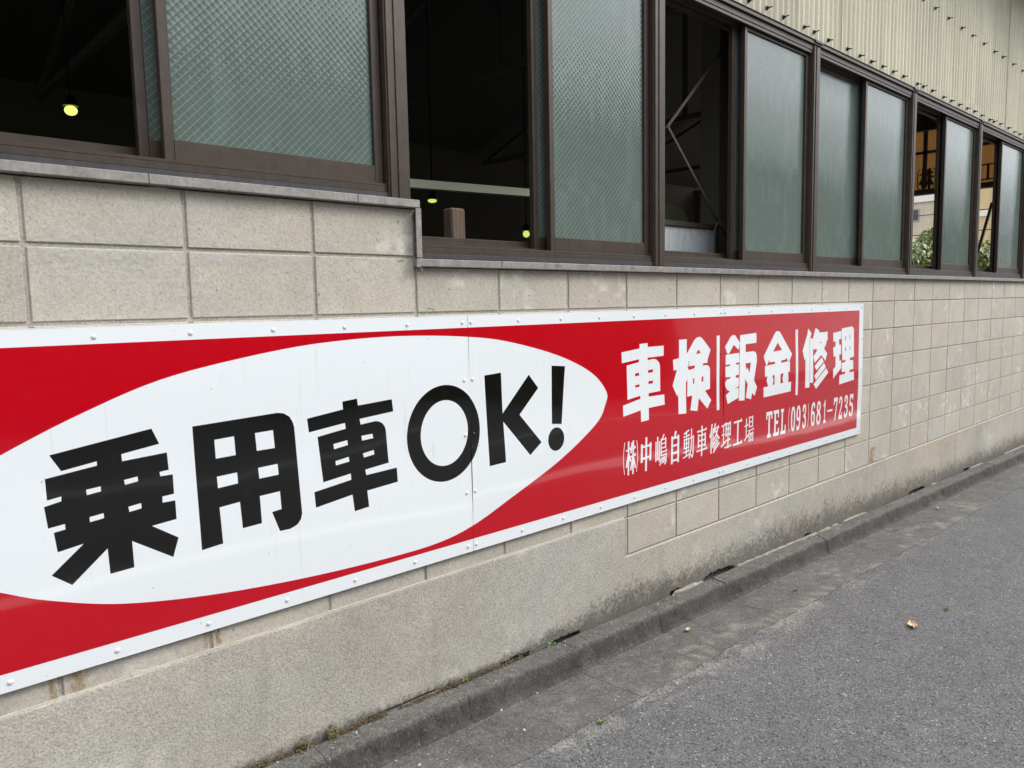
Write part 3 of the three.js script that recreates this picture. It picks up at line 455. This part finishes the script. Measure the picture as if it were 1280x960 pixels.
function panelTexture(x0, x1) {
  const W = 2048, H = 1040, cv = document.createElement('canvas'); cv.width = W; cv.height = H; const c = cv.getContext('2d');
  c.save(); c.scale(W / ((x1 - x0) * 1000), H / ((BT - BB) * 1000)); c.translate(-x0 * 1000, BT * 1000);
  const RED = '#ba001a', WHITE = '#e5eaed', BLACK = '#0d0d0d';
  c.fillStyle = WHITE; c.fillRect(x0 * 1000, 0, 2000, 1000);
  c.fillStyle = RED; c.fillRect(-330, 57, 4935 + 330, 877 - 57);
  // the white oval
  const pts = [[-300, 500], [-262, 412]]; const o = SHAPES.oval[0]; for (let i = 0; i < o.length; i += 2) pts.push([o[i], o[i + 1]]); pts.push([-262, 590]);
  c.fillStyle = WHITE; c.beginPath(); const n = pts.length;
  for (let i = 0; i < n; i++) { const p0 = pts[(i + n - 1) % n], p1 = pts[i], p2 = pts[(i + 1) % n], p3 = pts[(i + 2) % n]; if (!i) c.moveTo(...p1); c.bezierCurveTo(p1[0] + (p2[0] - p0[0]) / 6, p1[1] + (p2[1] - p0[1]) / 6, p2[0] - (p3[0] - p1[0]) / 6, p2[1] - (p3[1] - p1[1]) / 6, ...p2); }
  c.fill();
  const poly = (list) => { c.beginPath(); for (const s of list) { for (let i = 0; i < s.length; i += 2) (i ? c.lineTo(s[i], s[i + 1]) : c.moveTo(s[i], s[i + 1])); c.closePath(); } c.fill('evenodd'); };
  c.fillStyle = BLACK; for (const k of ['nori', 'you', 'sha', 'K', 'bang']) poly(SHAPES[k]);
  c.beginPath(); c.ellipse(1296, 446, 171, 181, 0, 0, Math.PI * 2); c.closePath(); c.moveTo(1407, 444.5); c.ellipse(1296, 444.5, 111, 123.5, 0, 0, Math.PI * 2); c.closePath(); c.fill('evenodd');
  c.beginPath(); c.ellipse(1891, 547, 49, 50, 0, 0, 7); c.fill();
  c.fillStyle = '#e8ecee';
  for (const k of ['W_sha', 'W_ken', 'W_kin', 'W_ri']) poly(SHAPES[k]);
  for (const s of SHAPES.W_bars) poly([s]);
  poly(SHAPES.W_han); poly(SHAPES.W_shu);
  c.strokeStyle = c.fillStyle;
  for (const [k, a, b] of [['kabu', 2361, 2441], ['naka', 2472, 2566], ['shima', 2584, 2693], ['ji', 2718, 2799], ['dou', 2825, 2929], ['kuruma', 2947, 3050], ['shu', 3069, 3171], ['ri', 3185, 3291], ['kou', 3308, 3409], ['ba', 3428, 3536]]) glyph(c, k, a + 5, b - 5, k === 'kou' ? 634 : 630, 782, k === 'kou' || k === 'naka' || k === 'ji' ? 15 : k === 'shima' || k === 'dou' || k === 'ba' ? 9.5 : 11.5);
  c.lineWidth = 4.5; for (const [a, s] of [[2345, -1], [2453, 1]]) { c.beginPath(); c.moveTo(a - s * 9, 628); c.quadraticCurveTo(a + s * 8, 700, a - s * 9, 778); c.stroke(); }
  c.font = '100px serif'; c.textBaseline = 'alphabetic';
  for (const [ch, a, b] of [['T', 3675, 3742], ['E', 3761, 3825], ['L', 3848, 3908], ['0', 3977, 4026], ['9', 4047, 4095], ['3', 4126, 4171], ['6', 4241, 4292], ['8', 4317, 4373], ['1', 4415, 4447], ['7', 4564, 4619], ['2', 4644, 4692], ['3', 4726, 4778], ['5', 4804, 4863]]) {
    const m = c.measureText(ch), w = m.actualBoundingBoxLeft + m.actualBoundingBoxRight, h = m.actualBoundingBoxAscent + m.actualBoundingBoxDescent;
    c.save(); c.translate(a, 632); c.scale((b - a) / w, 146 / h); c.translate(m.actualBoundingBoxLeft, m.actualBoundingBoxAscent); c.fillText(ch, 0, 0); c.lineWidth = 5; c.strokeText(ch, 0, 0); c.restore();
  }
  c.fillRect(4470, 702, 75, 13); c.lineWidth = 5; for (const [a, s] of [[3945, -1], [4205, 1]]) { c.beginPath(); c.moveTo(a - s * 9, 632); c.quadraticCurveTo(a + s * 10, 704, a - s * 9, 776); c.stroke(); }
  c.restore();
  // a few specks and scuffs on the film
  for (let i = 0; i < 70; i++) { c.fillStyle = 'rgba(70,66,60,' + rr(0.15, 0.5).toFixed(2) + ')'; const s = rr(0.8, 2.6); c.beginPath(); c.ellipse(rr(0, W), rr(0, H), s, s * rr(0.6, 1.6), 0, 0, 7); c.fill(); }
  for (let i = 0; i < 46; i++) { const x = rr(0, W), y = rr(0, H * 0.7), L = rr(60, 420), g = c.createLinearGradient(0, y, 0, y + L), q = rr(0.02, 0.07); g.addColorStop(0, 'rgba(120,116,104,0)'); g.addColorStop(0.3, 'rgba(120,116,104,' + q.toFixed(3) + ')'); g.addColorStop(1, 'rgba(120,116,104,0)'); c.fillStyle = g; c.fillRect(x, y, rr(3, 16), L); }
  for (let i = 0; i < 16; i++) { c.strokeStyle = 'rgba(150,148,144,' + rr(0.10, 0.28).toFixed(2) + ')'; c.lineWidth = rr(0.6, 1.6); const x = rr(0, W), y = rr(0, H); c.beginPath(); c.moveTo(x, y); c.lineTo(x + rr(-30, 30), y + rr(10, 60)); c.stroke(); }
  const t = new THREE.CanvasTexture(cv); t.colorSpace = THREE.SRGBColorSpace; t.anisotropy = 8; return t;
}
{
  const board = group('sign_board');
  tag(board, 'long glossy red and white sign board with black lettering, riveted to the block wall', 'sign');
  const [, dustBump] = texPair(256, 256, 0.5, 0.5, (i, j) => [0, 0, 0, 0.5 + 0.3 * (N(i, j, 40, 256, 131) - 0.5)], true);
  BX.slice(0, 3).forEach((x0, k) => {
    const x1 = BX[k + 1], w = x1 - x0 - 0.0016;
    const bow = (X, Y) => { // sheet held by its rivets, slightly bowed and rippled between them
      const t = (BT - Y) / (BT - BB), s = (X - x0) / (x1 - x0), hold = Math.sin(Math.PI * clamp(t)) ;
      return 0.0035 * hold * (0.5 + fbm(X * 1.3, Y * 2.1, 2, 140 + k)) + 0.0016 * Math.sin(t * 9.2 + k * 1.3 + 0.9 * Math.sin(s * 4)) * hold + 0.0008 * (fbm(X * 4, Y * 5, 2, 150) - 0.5);
    };
    const g = sheet(120, 64, (u, v) => { const X = x0 + 0.0008 + w * u, Y = mix(BB, BT, v); return [X, Y, 0.018 + bow(X, Y), u, v]; });
    const mat = new THREE.MeshPhysicalMaterial({ map: panelTexture(x0 + 0.0008, x0 + 0.0008 + w), roughness: 0.1, specularIntensity: 0.35, clearcoat: 1, clearcoatRoughness: 0.05 });
    const p = mesh('panel', g, mat, board);
    const em = M({ color: lin(0.7, 0.72, 0.74), roughness: 0.4 }), edges = [cbox(x0 + 0.0008, x0 + 0.0008 + w, BT - 0.0005, BT + 0.0012, 0.0, 0.0182, 0.0003), cbox(x0 + 0.0008, x0 + 0.0008 + w, BB - 0.0012, BB + 0.0005, 0.0, 0.0182, 0.0003)];
    if (k === 2) edges.push(cbox(x1 - 0.0009, x1 + 0.0008, BB, BT, 0.0, 0.0182, 0.0003)); if (k === 0) edges.push(cbox(x0 - 0.0008, x0 + 0.0007, BB, BT, 0.0, 0.0182, 0.0003));
    for (const e of edges) mesh('panel_edge', e, em, p);
    // rivets: dome on a thin washer
    const rv = join([new THREE.SphereGeometry(0.0072, 12, 6, 0, Math.PI * 2, 0, Math.PI / 2).scale(1, 0.62, 1).rotateX(Math.PI / 2)]), white = M({ color: lin(0.72, 0.72, 0.71), roughness: 0.35 }), red = M({ color: lin(0.42, 0.008, 0.02), roughness: 0.35 }), black = M({ color: lin(0.012, 0.012, 0.012), roughness: 0.35 });
    const put = (X, Y, m) => { const o = mesh('rivet', rv, m, board); o.position.set(X, Y + Y0, 0.0178 + bow(X, Y)); };
    const a = x0 + 0.015, b = x1 - 0.027, n = 7;
    for (let i = 0; i <= n; i++) { const X = mix(a, b, i / n); put(X, -0.038, white); put(X, -0.902, white); }
    for (const Y of [-0.255, -0.466, -0.690]) { const m = k === 0 ? [white, white] : k === 1 ? [Y === -0.466 ? black : white, red] : [red, white]; if (k === 0) { put(b, Y, white); } else { put(a, Y, m[0]); put(k === 2 ? x1 - 0.022 : b, Y, m[1]); } }
  });
  for (const y of [-0.03, -0.90]) mesh('batten', cbox(BX[0] + 0.01, BX[3] - 0.01, y - 0.02, y + 0.012, 0.0015, 0.0145, 0.001), M({ color: lin(0.3, 0.3, 0.3), roughness: 0.6 }), board);
}
// ------------------------------------------------------------------ things at the window and inside
{
  const wood = (() => { const [m, b] = texPair(256, 256, 0.12, 0.30, (i, j) => { const s = vnoise(i * 26 / 256, j * 3 / 256, 26, 161), t = vnoise(i * 90 / 256, j * 5 / 256, 90, 162), v = 0.45 + 0.5 * s + 0.3 * t; return [0.135 * v, 0.092 * v, 0.064 * v, s]; }); return M({ map: m, bumpMap: b, bumpScale: 0.001, roughness: 0.85 }); })();
  const g = group('wooden_post'); tag(g, 'short brown wooden post end standing on the inner sill of an open window', 'post');
  mesh('post_body', cbox(1.478, 1.550, 0.2845, 0.410, -0.190, -0.132, 0.007), wood, g);
  mesh('ledge_board', cbox(1.23, 2.55, 0.255, 0.284, -0.26, -0.131, 0.002), matSoot, g);
}
{
  const g = group('low_screen'); tag(g, 'low framed pane of frosted glass inside the window with diagonal bracing', 'screen');
  mesh('screen_frame', join([cbox(2.98, 3.57, 0.440, 0.468, -0.265, -0.235, 0.002), cbox(2.98, 3.57, 0.255, 0.285, -0.265, -0.235, 0.002), cbox(2.985, 3.008, 0.2855, 0.4395, -0.262, -0.238, 0.002), cbox(3.535, 3.565, 0.2855, 0.4395, -0.262, -0.238, 0.002), cbox(3.00, 3.05, -1.3, 0.2545, -0.262, -0.238, 0.002), cbox(3.50, 3.55, -1.3, 0.2545, -0.262, -0.238, 0.002)]), matFrame, g);
  mesh('frosted_pane', cbox(3.0085, 3.5345, 0.2855, 0.4395, -0.254, -0.248, 0.001), M({ map: barMap, color: lin(0.46, 0.49, 0.51), roughness: 0.3 }), g);
}
{
  const g = group('machine_housing'); tag(g, 'pale green machine housing behind the low frosted screen', 'machine');
  const s = new THREE.Shape(); s.moveTo(-0.30, -1.3); s.lineTo(0.20, -1.3); s.lineTo(0.20, 0.44); s.quadraticCurveTo(0.16, 0.60, 0.05, 0.64); s.lineTo(-0.30, 0.66);
  const geo = new THREE.ExtrudeGeometry(s, { depth: 0.35, bevelEnabled: true, bevelSize: 0.02, bevelThickness: 0.02, bevelSegments: 2 }); geo.translate(3.86, Y0, -1.12);
  mesh('housing', geo, M({ color: lin(0.30, 0.32, 0.22), roughness: 0.6 }), g);
  for (const dx of [0, 0.03]) mesh('vent_slot', cbox(3.93 + dx, 3.942 + dx, 0.42, 0.46, -0.752, -0.747, 0.001), matFrameDark, g);
}
{ // lit high-bay lamps hanging in the hall
  const spots = [[1.62, 1.94, -6, 'round greenish lamp alone in the dark opening left of the wired pane', 0.056, 0.8], [5.86, 1.43, -6, 'flat oval greenish lamp seen above the wooden post', 0.06, 0.35], [7.59, 1.08, -6, 'small greenish lamp low beside the window stile', 0.05, 1]];
  for (const [x, y, z, label, r, sy] of spots) {
    const g = group('hall_lamp'); tag(g, label, 'lamp', 'lit lamps inside the garage'); const dim = r === 0.056 ? 1 : 0.6;
    const bulb = new THREE.SphereGeometry(r, 20, 12); bulb.scale(1, Math.max(sy, 0.4), 1); bulb.translate(x, y + Y0, z);
    mesh('bulb', bulb, M({ color: lin(0.6, 0.7, 0.2), emissive: lin(0.62, 0.80, 0.16), emissiveIntensity: 1.1 * dim, roughness: 0.5 }), g);
    const shd = new THREE.CylinderGeometry(0.03, 0.07, 0.10, 16); shd.translate(x, y + Y0 + r * Math.max(sy, 0.4) + 0.045, z); mesh('socket', shd, matFrameDark, g);
    const roofY = z > -5 ? 3.0 : 4.9 + (z + 5) / 5.4 * 1.8 - 0.05; mesh('cord', bar([x, y + r * Math.max(sy, 0.4) + 0.09, z], [x, roofY, z], 0.012), matFrameDark, g);
    const l = new THREE.PointLight(0xe8ff9a, 0.12, 0, 2); l.position.set(x, y + Y0, z); l.castShadow = true; l.shadow.radius = 3; g.add(l); l.name = 'lamp_light';
  }
}
// ------------------------------------------------------------------ beyond the far doorway
function leaves(n, place, size, twist = 1) { // small folded leaves, one geometry
  const P = [], NN = [], U = [], C = [];
  for (let k = 0; k < n; k++) {
    const [x, y, z, nx, ny, nz] = place(k), a = rr(0, 6.283), s = size * rr(0.6, 1.3);
    const nrm = new THREE.Vector3(nx + rr(-0.7, 0.7) * twist, ny + rr(-0.3, 0.9) * twist, nz + rr(-0.7, 0.7) * twist).normalize();
    const t = new THREE.Vector3(Math.cos(a), rr(-0.4, 0.4), Math.sin(a)).cross(nrm).normalize(), b = t.clone().cross(nrm);
    const o = new THREE.Vector3(x, y + Y0, z), pt = (i, j, f) => o.clone().addScaledVector(t, i * s).addScaledVector(b, j * s).addScaledVector(nrm, f * s);
    const A = pt(0, 0, 0), B = pt(0.5, 0.28, 0.12), D = pt(0.5, -0.28, 0.12), E = pt(1.1, 0, -0.08), v = rr(0.65, 1.35), w = rr(0.85, 1.2);
    for (const q of [A, B, E, A, E, D]) { P.push(q.x, q.y, q.z); NN.push(nrm.x, nrm.y, nrm.z); U.push(0, 0); C.push(v * w, v, v * 0.9); }
  }
  const g = new THREE.BufferGeometry(); g.setAttribute('position', new THREE.Float32BufferAttribute(P, 3)); g.setAttribute('normal', new THREE.Float32BufferAttribute(NN, 3)); g.setAttribute('uv', new THREE.Float32BufferAttribute(U, 2)); g.setAttribute('color', new THREE.Float32BufferAttribute(C, 3)); return g;
}
const matLeaf = new THREE.MeshPhysicalMaterial({ color: lin(0.24, 0.31, 0.07), vertexColors: true, roughness: 0.45, transmission: 0.5, thickness: 0, side: THREE.DoubleSide });
const matBark = M({ color: lin(0.06, 0.045, 0.035), roughness: 0.95 });
function shrub(x, z, r, h, n, label) {
  const g = group('shrub'); tag(g, label, 'shrub', 'shrubs outside the far doorway'); const y0 = top(x) - 0.3;
  const lobes = []; for (let k = 0; k < 16; k++) { const a = rr(0, 6.283), q = rr(0.2, 0.75) * r; lobes.push([x + Math.cos(a) * q, y0 + h * rr(0.3, 0.85), z + Math.sin(a) * q, r * rr(0.35, 0.55)]); }
  mesh('foliage', leaves(n, () => { const L = lobes[Math.floor(rnd() * 16)]; const d = new THREE.Vector3(rr(-1, 1), rr(-1, 1), rr(-1, 1)).normalize(), q = L[3] * (0.55 + 0.45 * Math.sqrt(rnd())); return [L[0] + d.x * q, Math.max(y0 + 0.1, L[1] + d.y * q), L[2] + d.z * q, d.x, d.y, d.z]; }, 0.14), matLeaf, g);
  mesh('stem', join([0, 1, 2, 3].map((k) => bar([x + rr(-0.1, 0.1), y0, z + rr(-0.1, 0.1)], [x + rr(-0.5, 0.5) * r, y0 + h * 0.7, z + rr(-0.5, 0.5) * r], 0.05))), matBark, g);
}
shrub(22.2, -5.6, 1.5, 4.45, 20000, 'tall glossy green shrub outside the doorway, below the bracketed sign character');
shrub(22.4, -3.7, 1.25, 3.75, 15000, 'shorter green shrub seen past the next open window slit');
{
  const b = group('apartment_building'); tag(b, 'beige apartment block with yellow brick end beyond the garage doorway', 'building');
  const base = -3.2, X = 46;
  mesh('wall', cbox(X, X + 10, base, 12, -30, -11.5, 0.01), M({ map: barMap, color: lin(0.66, 0.58, 0.46), roughness: 0.9 }), b);
  mesh('brick_wing', cbox(X - 1, X + 10, base, 12, -11.4, -10.15, 0.01), M({ color: lin(0.64, 0.49, 0.28), roughness: 0.9 }), b);
  mesh('white_wing', cbox(X + 1.2, X + 10, base, 12, -10.1, 2, 0.01), M({ color: lin(0.78, 0.77, 0.74), roughness: 0.85 }), b);
  for (let k = 0; k < 4; k++) { mesh('white_band', cbox(X - 0.12, X - 0.01, 2.43 + 2.9 * k, 3.3 + 2.9 * k, -30, -11.45, 0.01), M({ color: lin(0.8, 0.79, 0.76), roughness: 0.8 }), b); mesh('brick_band', cbox(X - 1.06, X - 1.005, 1.26 + 2.9 * k, 1.55 + 2.9 * k, -11.4, -10.15, 0.01), M({ color: lin(0.8, 0.78, 0.74), roughness: 0.8 }), b); }
  const glass = M({ color: lin(0.05, 0.06, 0.07), roughness: 0.1 }), fr = M({ color: lin(0.4, 0.4, 0.4), roughness: 0.5 });
  for (let k = 0; k < 4; k++) for (const z of [-15.35, -18.9, -22.4]) { const w = mesh('window', cbox(X - 0.06, X - 0.005, 1.40 + 2.9 * k, 2.10 + 2.9 * k, z, z + 1.5, 0.01), fr, b); for (const d of [0.06, 0.79]) mesh('pane', cbox(X - 0.08, X - 0.062, 1.46 + 2.9 * k, 2.04 + 2.9 * k, z + d, z + d + 0.65, 0.004), glass, w); }
  for (let k = 0; k < 4; k++) { const w = mesh('window', cbox(X + 1.14, X + 1.195, 1.1 + 2.9 * k, 2.35 + 2.9 * k, -9.95, -8.65, 0.01), fr, b); for (const d of [0.06, 0.68]) mesh('pane', cbox(X + 1.12, X + 1.138, 1.16 + 2.9 * k, 2.28 + 2.9 * k, -9.95 + d, -9.95 + d + 0.56, 0.004), glass, w); mesh('balcony_rail', cbox(X + 0.4, X + 0.46, 0.1 + 2.9 * k, 1.1 + 2.9 * k, -10.1, 0, 0.01), M({ color: lin(0.75, 0.75, 0.74), roughness: 0.6 }), b); }
}
for (const [y, dy, label] of [[3.62, 0.08, 'upper dark overhead cable crossing in front of the apartment block'], [2.78, 0.07, 'lower dark overhead cable crossing in front of the apartment block']]) {
  const c = new THREE.CatmullRomCurve3([-60, -30, -12, 0, 40].map((z) => new THREE.Vector3(36, y + Y0 + dy * (z + 10) / 10 + 0.0006 * (z + 10) ** 2, z)));
  tag(mesh('overhead_cable', new THREE.TubeGeometry(c, 30, 0.02, 5), matFrameDark), label, 'cable', 'overhead cables');
}
// ------------------------------------------------------------------ across the street, behind the camera: what the board and the panes mirror
{
  const hx0 = -14, hx1 = 15, z = 9.2, h = 1.9;
  const hd = group('hedge'); tag(hd, 'clipped dark green hedge along the far side of the street', 'hedge');
  mesh('foliage', leaves(9000, () => { const x = rr(hx0, hx1), s = rnd(), y = top(x) - 0.1; return s < 0.7 ? [x, y + rr(0, h), z - rr(0.28, 0.42), 0, 0.2, -1] : [x, y + h + rr(-0.1, 0.05), z + rr(-0.4, 0.4), 0, 1, 0]; }, 0.13), matLeaf, hd);
  mesh('inner_twigs', cbox(hx0, hx1, top(15) - 0.3, top(0) - 0.2 + h, z - 0.26, z + 0.4, 0.1), M({ color: lin(0.13, 0.13, 0.07), roughness: 0.95 }), hd);
  const house = (name, x0, x1, z0, y1, wallC, label) => {
    const o = group('house'); tag(o, label, 'house', 'houses across the street'); const base = top(x1) - 0.3, zz = z0 + 8;
    mesh('wall', cbox(x0, x1, base, y1, z0, zz, 0.02), M({ map: footMap, color: wallC, roughness: 0.9 }), o);
    const s = new THREE.Shape(); s.moveTo(-0.5, 0); s.lineTo(8.5, 0); s.lineTo(4, 2.0); const g = new THREE.ExtrudeGeometry(s, { depth: x1 - x0 + 0.8, bevelEnabled: false }); g.rotateY(-Math.PI / 2); g.translate(x1 + 0.4, y1 + 0.005 + Y0, z0);
    mesh('roof', g, M({ color: lin(0.06, 0.06, 0.065), roughness: 0.7 }), o);
    for (const y of [0.2, 2.7]) for (let x = x0 + 1; x < x1 - 1.8; x += 2.8) { const w = mesh('window', cbox(x, x + 1.6, y - 0.6, y + 0.7, z0 - 0.06, z0 - 0.003, 0.01), matFrame, o); for (const d of [0.06, 0.83]) mesh('pane', cbox(x + d, x + d + 0.71, y - 0.54, y + 0.64, z0 - 0.08, z0 - 0.062, 0.004), M({ color: lin(0.05, 0.06, 0.065), roughness: 0.08 }), w); }
  };
  { const w = group('garden_wall'); tag(w, 'low white garden wall past the end of the hedge', 'wall'); mesh('wall_face', cbox(16.2, 62, top(62) - 0.3, 0.12, 9.3, 9.45, 0.01), M({ map: barMap, color: lin(0.85, 0.85, 0.83), roughness: 0.85 }), w); mesh('coping', cbox(16.1, 62.1, 0.125, 0.18, 9.25, 9.5, 0.01), M({ color: lin(0.5, 0.5, 0.48), roughness: 0.85 }), w); }
  const matTree = M({ color: lin(0.05, 0.075, 0.02), vertexColors: true, roughness: 0.8, side: THREE.DoubleSide });
  [[38, 13.5, 9.5], [44, 12.8, 8.6], [50.5, 13.2, 10], [57.5, 12.6, 9], [65, 13, 9.6]].forEach(([x, z2, hh], k) => {
    const o = group('street_tree'); tag(o, ['broad green tree beside the olive grey house behind the garden wall', 'second green tree along the garden wall, counted from the olive grey house', 'tallest green tree, in the middle of the row behind the garden wall', 'fourth green tree along the garden wall, counted from the olive grey house', 'green tree just past the far end of the white garden wall'][k], 'tree', 'trees behind the white garden wall'); const y0 = top(x) - 0.3, lobes = [];
    for (let q = 0; q < 22; q++) { const a = rr(0, 6.283), r = rr(0, 2.6); lobes.push([x + Math.cos(a) * r, y0 + hh * rr(0.32, 0.86), z2 + Math.sin(a) * r, rr(1.0, 1.7)]); }
    mesh('crown', leaves(3600, () => { const L = lobes[Math.floor(rnd() * 22)], d = new THREE.Vector3(rr(-1, 1), rr(-1, 1), rr(-1, 1)).normalize(), q = L[3] * (0.5 + 0.5 * Math.sqrt(rnd())); return [L[0] + d.x * q, L[1] + d.y * q, L[2] + d.z * q, d.x, d.y, d.z]; }, 0.42), matTree, o);
    mesh('trunk', new THREE.CylinderGeometry(0.10, 0.2, hh * 0.6, 8).translate(x, y0 + Y0 + hh * 0.3, z2), matBark, o);
  });
  house('house', -12, -1.5, 11, 4.6, lin(0.55, 0.5, 0.42), 'brown rendered two storey house behind the hedge');
  house('house', 0.5, 12.5, 11.4, 4.9, lin(0.42, 0.45, 0.45), 'grey rendered two storey house behind the hedge');
  house('house', 18, 34, 10.2, 5.2, lin(0.5, 0.49, 0.46), 'dull olive grey rendered two storey house past the end of the hedge');
}
// ------------------------------------------------------------------ weeds, dead moss and litter on the kerb and road
{
  const dry = new THREE.MeshStandardMaterial({ color: lin(0.10, 0.075, 0.045), vertexColors: true, roughness: 1, side: THREE.DoubleSide });
  const spots = []; for (let k = 0; k < 260; k++) { const x = Math.pow(rnd(), 1.3) * 1.25 + 0.42; if (fbm(x * 6, 2.2, 3, 171) > 0.42) spots.push(x); }
  const g = leaves(2600, (k) => { const x = spots[k % spots.length] + rr(-0.015, 0.015), f = fbm(x * 9, 5, 3, 173); return [x, top(x) + rr(-0.006, 0.004 + 0.024 * f * f), 0.014 + Math.abs(rr(-0.008, 0.014)), 0, 0.6, 1]; }, 0.008);
  tag(mesh('dry_moss', g, dry), 'dead brown moss and plant litter packed in the gap between kerb and wall', 'moss', null, 'stuff');
  const weed = (x, n, s, col, label, hgt) => { const o = group('weed'); tag(o, label, 'weed', 'weeds in the kerb gap'); const m = new THREE.MeshPhysicalMaterial({ color: col, vertexColors: true, roughness: 0.6, transmission: 0.25, side: THREE.DoubleSide });
    mesh('leaf_tuft', leaves(n, () => { const a = rr(-1, 1); return [x + a * s * 1.6, top(x) + rr(0, hgt), 0.018 + Math.abs(a) * 0.006 + rr(-0.005, 0.010), a, 0.8, 0.7]; }, s), m, o);
    mesh('root_stem', bar([x, top(x) - 0.02, 0.020], [x, top(x) + hgt * 0.6, 0.024], 0.0015), m, o); };
  weed(1.352, 26, 0.010, lin(0.14, 0.22, 0.04), 'bright green weed sprout among dead moss in the kerb gap', 0.016);
  weed(1.298, 60, 0.010, lin(0.12, 0.08, 0.05), 'round brown withered weed tuft beside the green sprout', 0.024);
  weed(0.78, 120, 0.012, lin(0.15, 0.12, 0.05), 'larger olive brown withered weed tuft in the kerb gap', 0.034);
  weed(0.67, 110, 0.012, lin(0.13, 0.11, 0.045), 'shaggy olive weed tuft spilling over the kerb gap beside the larger tuft', 0.030);
  weed(1.845, 14, 0.016, lin(0.20, 0.30, 0.13), 'pale green leaf tuft lying in the kerb gap beside a kerb joint', 0.010);
  // fallen leaves: curled blades lying on the road and gutter
  const leafShape = (L, W, curl) => { const g = sheet(8, 4, (u, v) => { const t = v * 2 - 1, w = W * Math.pow(Math.sin(Math.PI * clamp(u * 0.94 + 0.03)), 0.75) * (1 + 0.12 * Math.sin(u * 23)); return [(u - 0.5) * L, -Y0 + 0.003 + curl * L * (t * t * 0.5 + (u - 0.5) ** 2 * 1.2 + 0.06 * Math.sin(u * 11 + t * 3)), t * w / 2, u, v]; }); return g; };
  const LG = [leafShape(0.072, 0.044, 0.3), leafShape(0.038, 0.022, 0.25), leafShape(0.03, 0.02, 0.5)];
  const LC = [lin(0.60, 0.43, 0.27), lin(0.55, 0.45, 0.22), lin(0.40, 0.20, 0.11), lin(0.22, 0.26, 0.06), lin(0.60, 0.52, 0.42)].map((c) => M({ color: c, roughness: 0.7, side: THREE.DoubleSide }));
  const F = [[3.37, 0.96, 0, 0, 0.5, 'curled tan fallen leaf alone on the open asphalt'], [1.618, 0.496, 2, 3, 1.2, 'small green leaf bud on the gutter edge of the road'], 
    [2.604, 0.206, 1, 1, 0.3, 'pale yellow leaf scrap in the gutter below the kerb'], [3.497, 0.313, 2, 2, 0.8, 'reddish brown leaf scrap in the gutter'], [6.05, 0.21, 1, 1, 0.2, 'yellow fallen leaf in the gutter far along the kerb'], [5.15, 0.22, 2, 2, 1.9, 'dark brown leaf scrap in the gutter far along'], [7.6, 0.22, 2, 1, 1.1, 'yellow round leaf against the far kerb'], [9.1, 0.26, 0, 4, 0.1, 'pale tan fallen leaf at the far end of the gutter'], [3.72, 1.0, 2, 3, 0.9, 'tiny green leaf scrap beside the tan leaf on the asphalt']];
  for (const [x, z, gi, ci, a, label] of F) { const o = mesh('fallen_leaf', LG[gi], LC[ci]); o.position.set(x, (z < 0.46 ? top(x) - 0.0975 + 0.02 * Math.max(0, z - 0.2) : top(x) - 0.077 + 0.012 * (z - 0.46)) + 0.001 + Y0, z); o.rotation.set(0, a, 0); tag(o, label, 'leaf'); }
  // grit
  const grit = new THREE.IcosahedronGeometry(1, 0), inst = new THREE.InstancedMesh(grit, M({ color: lin(0.55, 0.54, 0.5), roughness: 0.9 }), 520), q = new THREE.Object3D(), col = new THREE.Color();
  for (let k = 0; k < 520; k++) {
    const x = rr(0.3, 9), kerbTop = rnd() < 0.25, z = kerbTop ? rr(0.02, 0.09) : 0.14 + Math.pow(rnd(), 2) * 1.6, s = rr(0.0012, 0.0040) * (k % 17 === 0 ? 1.7 : 1);
    const y = kerbTop ? top(x) + 0.001 : z < 0.48 ? top(x) - 0.0985 + 0.035 * Math.max(0, z - 0.18) : top(x) - 0.075 + 0.012 * (z - 0.46);
    q.position.set(x, y + Y0, z); q.scale.set(s * rr(0.8, 1.6), s * 0.7, s * rr(0.8, 1.4)); q.rotation.set(rr(0, 3), rr(0, 3), 0); q.updateMatrix(); inst.setMatrixAt(k, q.matrix); const v = rr(0.35, 1.2); inst.setColorAt(k, col.setRGB(v, v * 0.98, v * 0.92));
  }
  inst.name = 'grit'; shade(inst); scene.add(inst); tag(inst, 'scattered pale grit and stone chips on kerb and road', 'grit', null, 'stuff');
}
renderer.render(scene, camera);
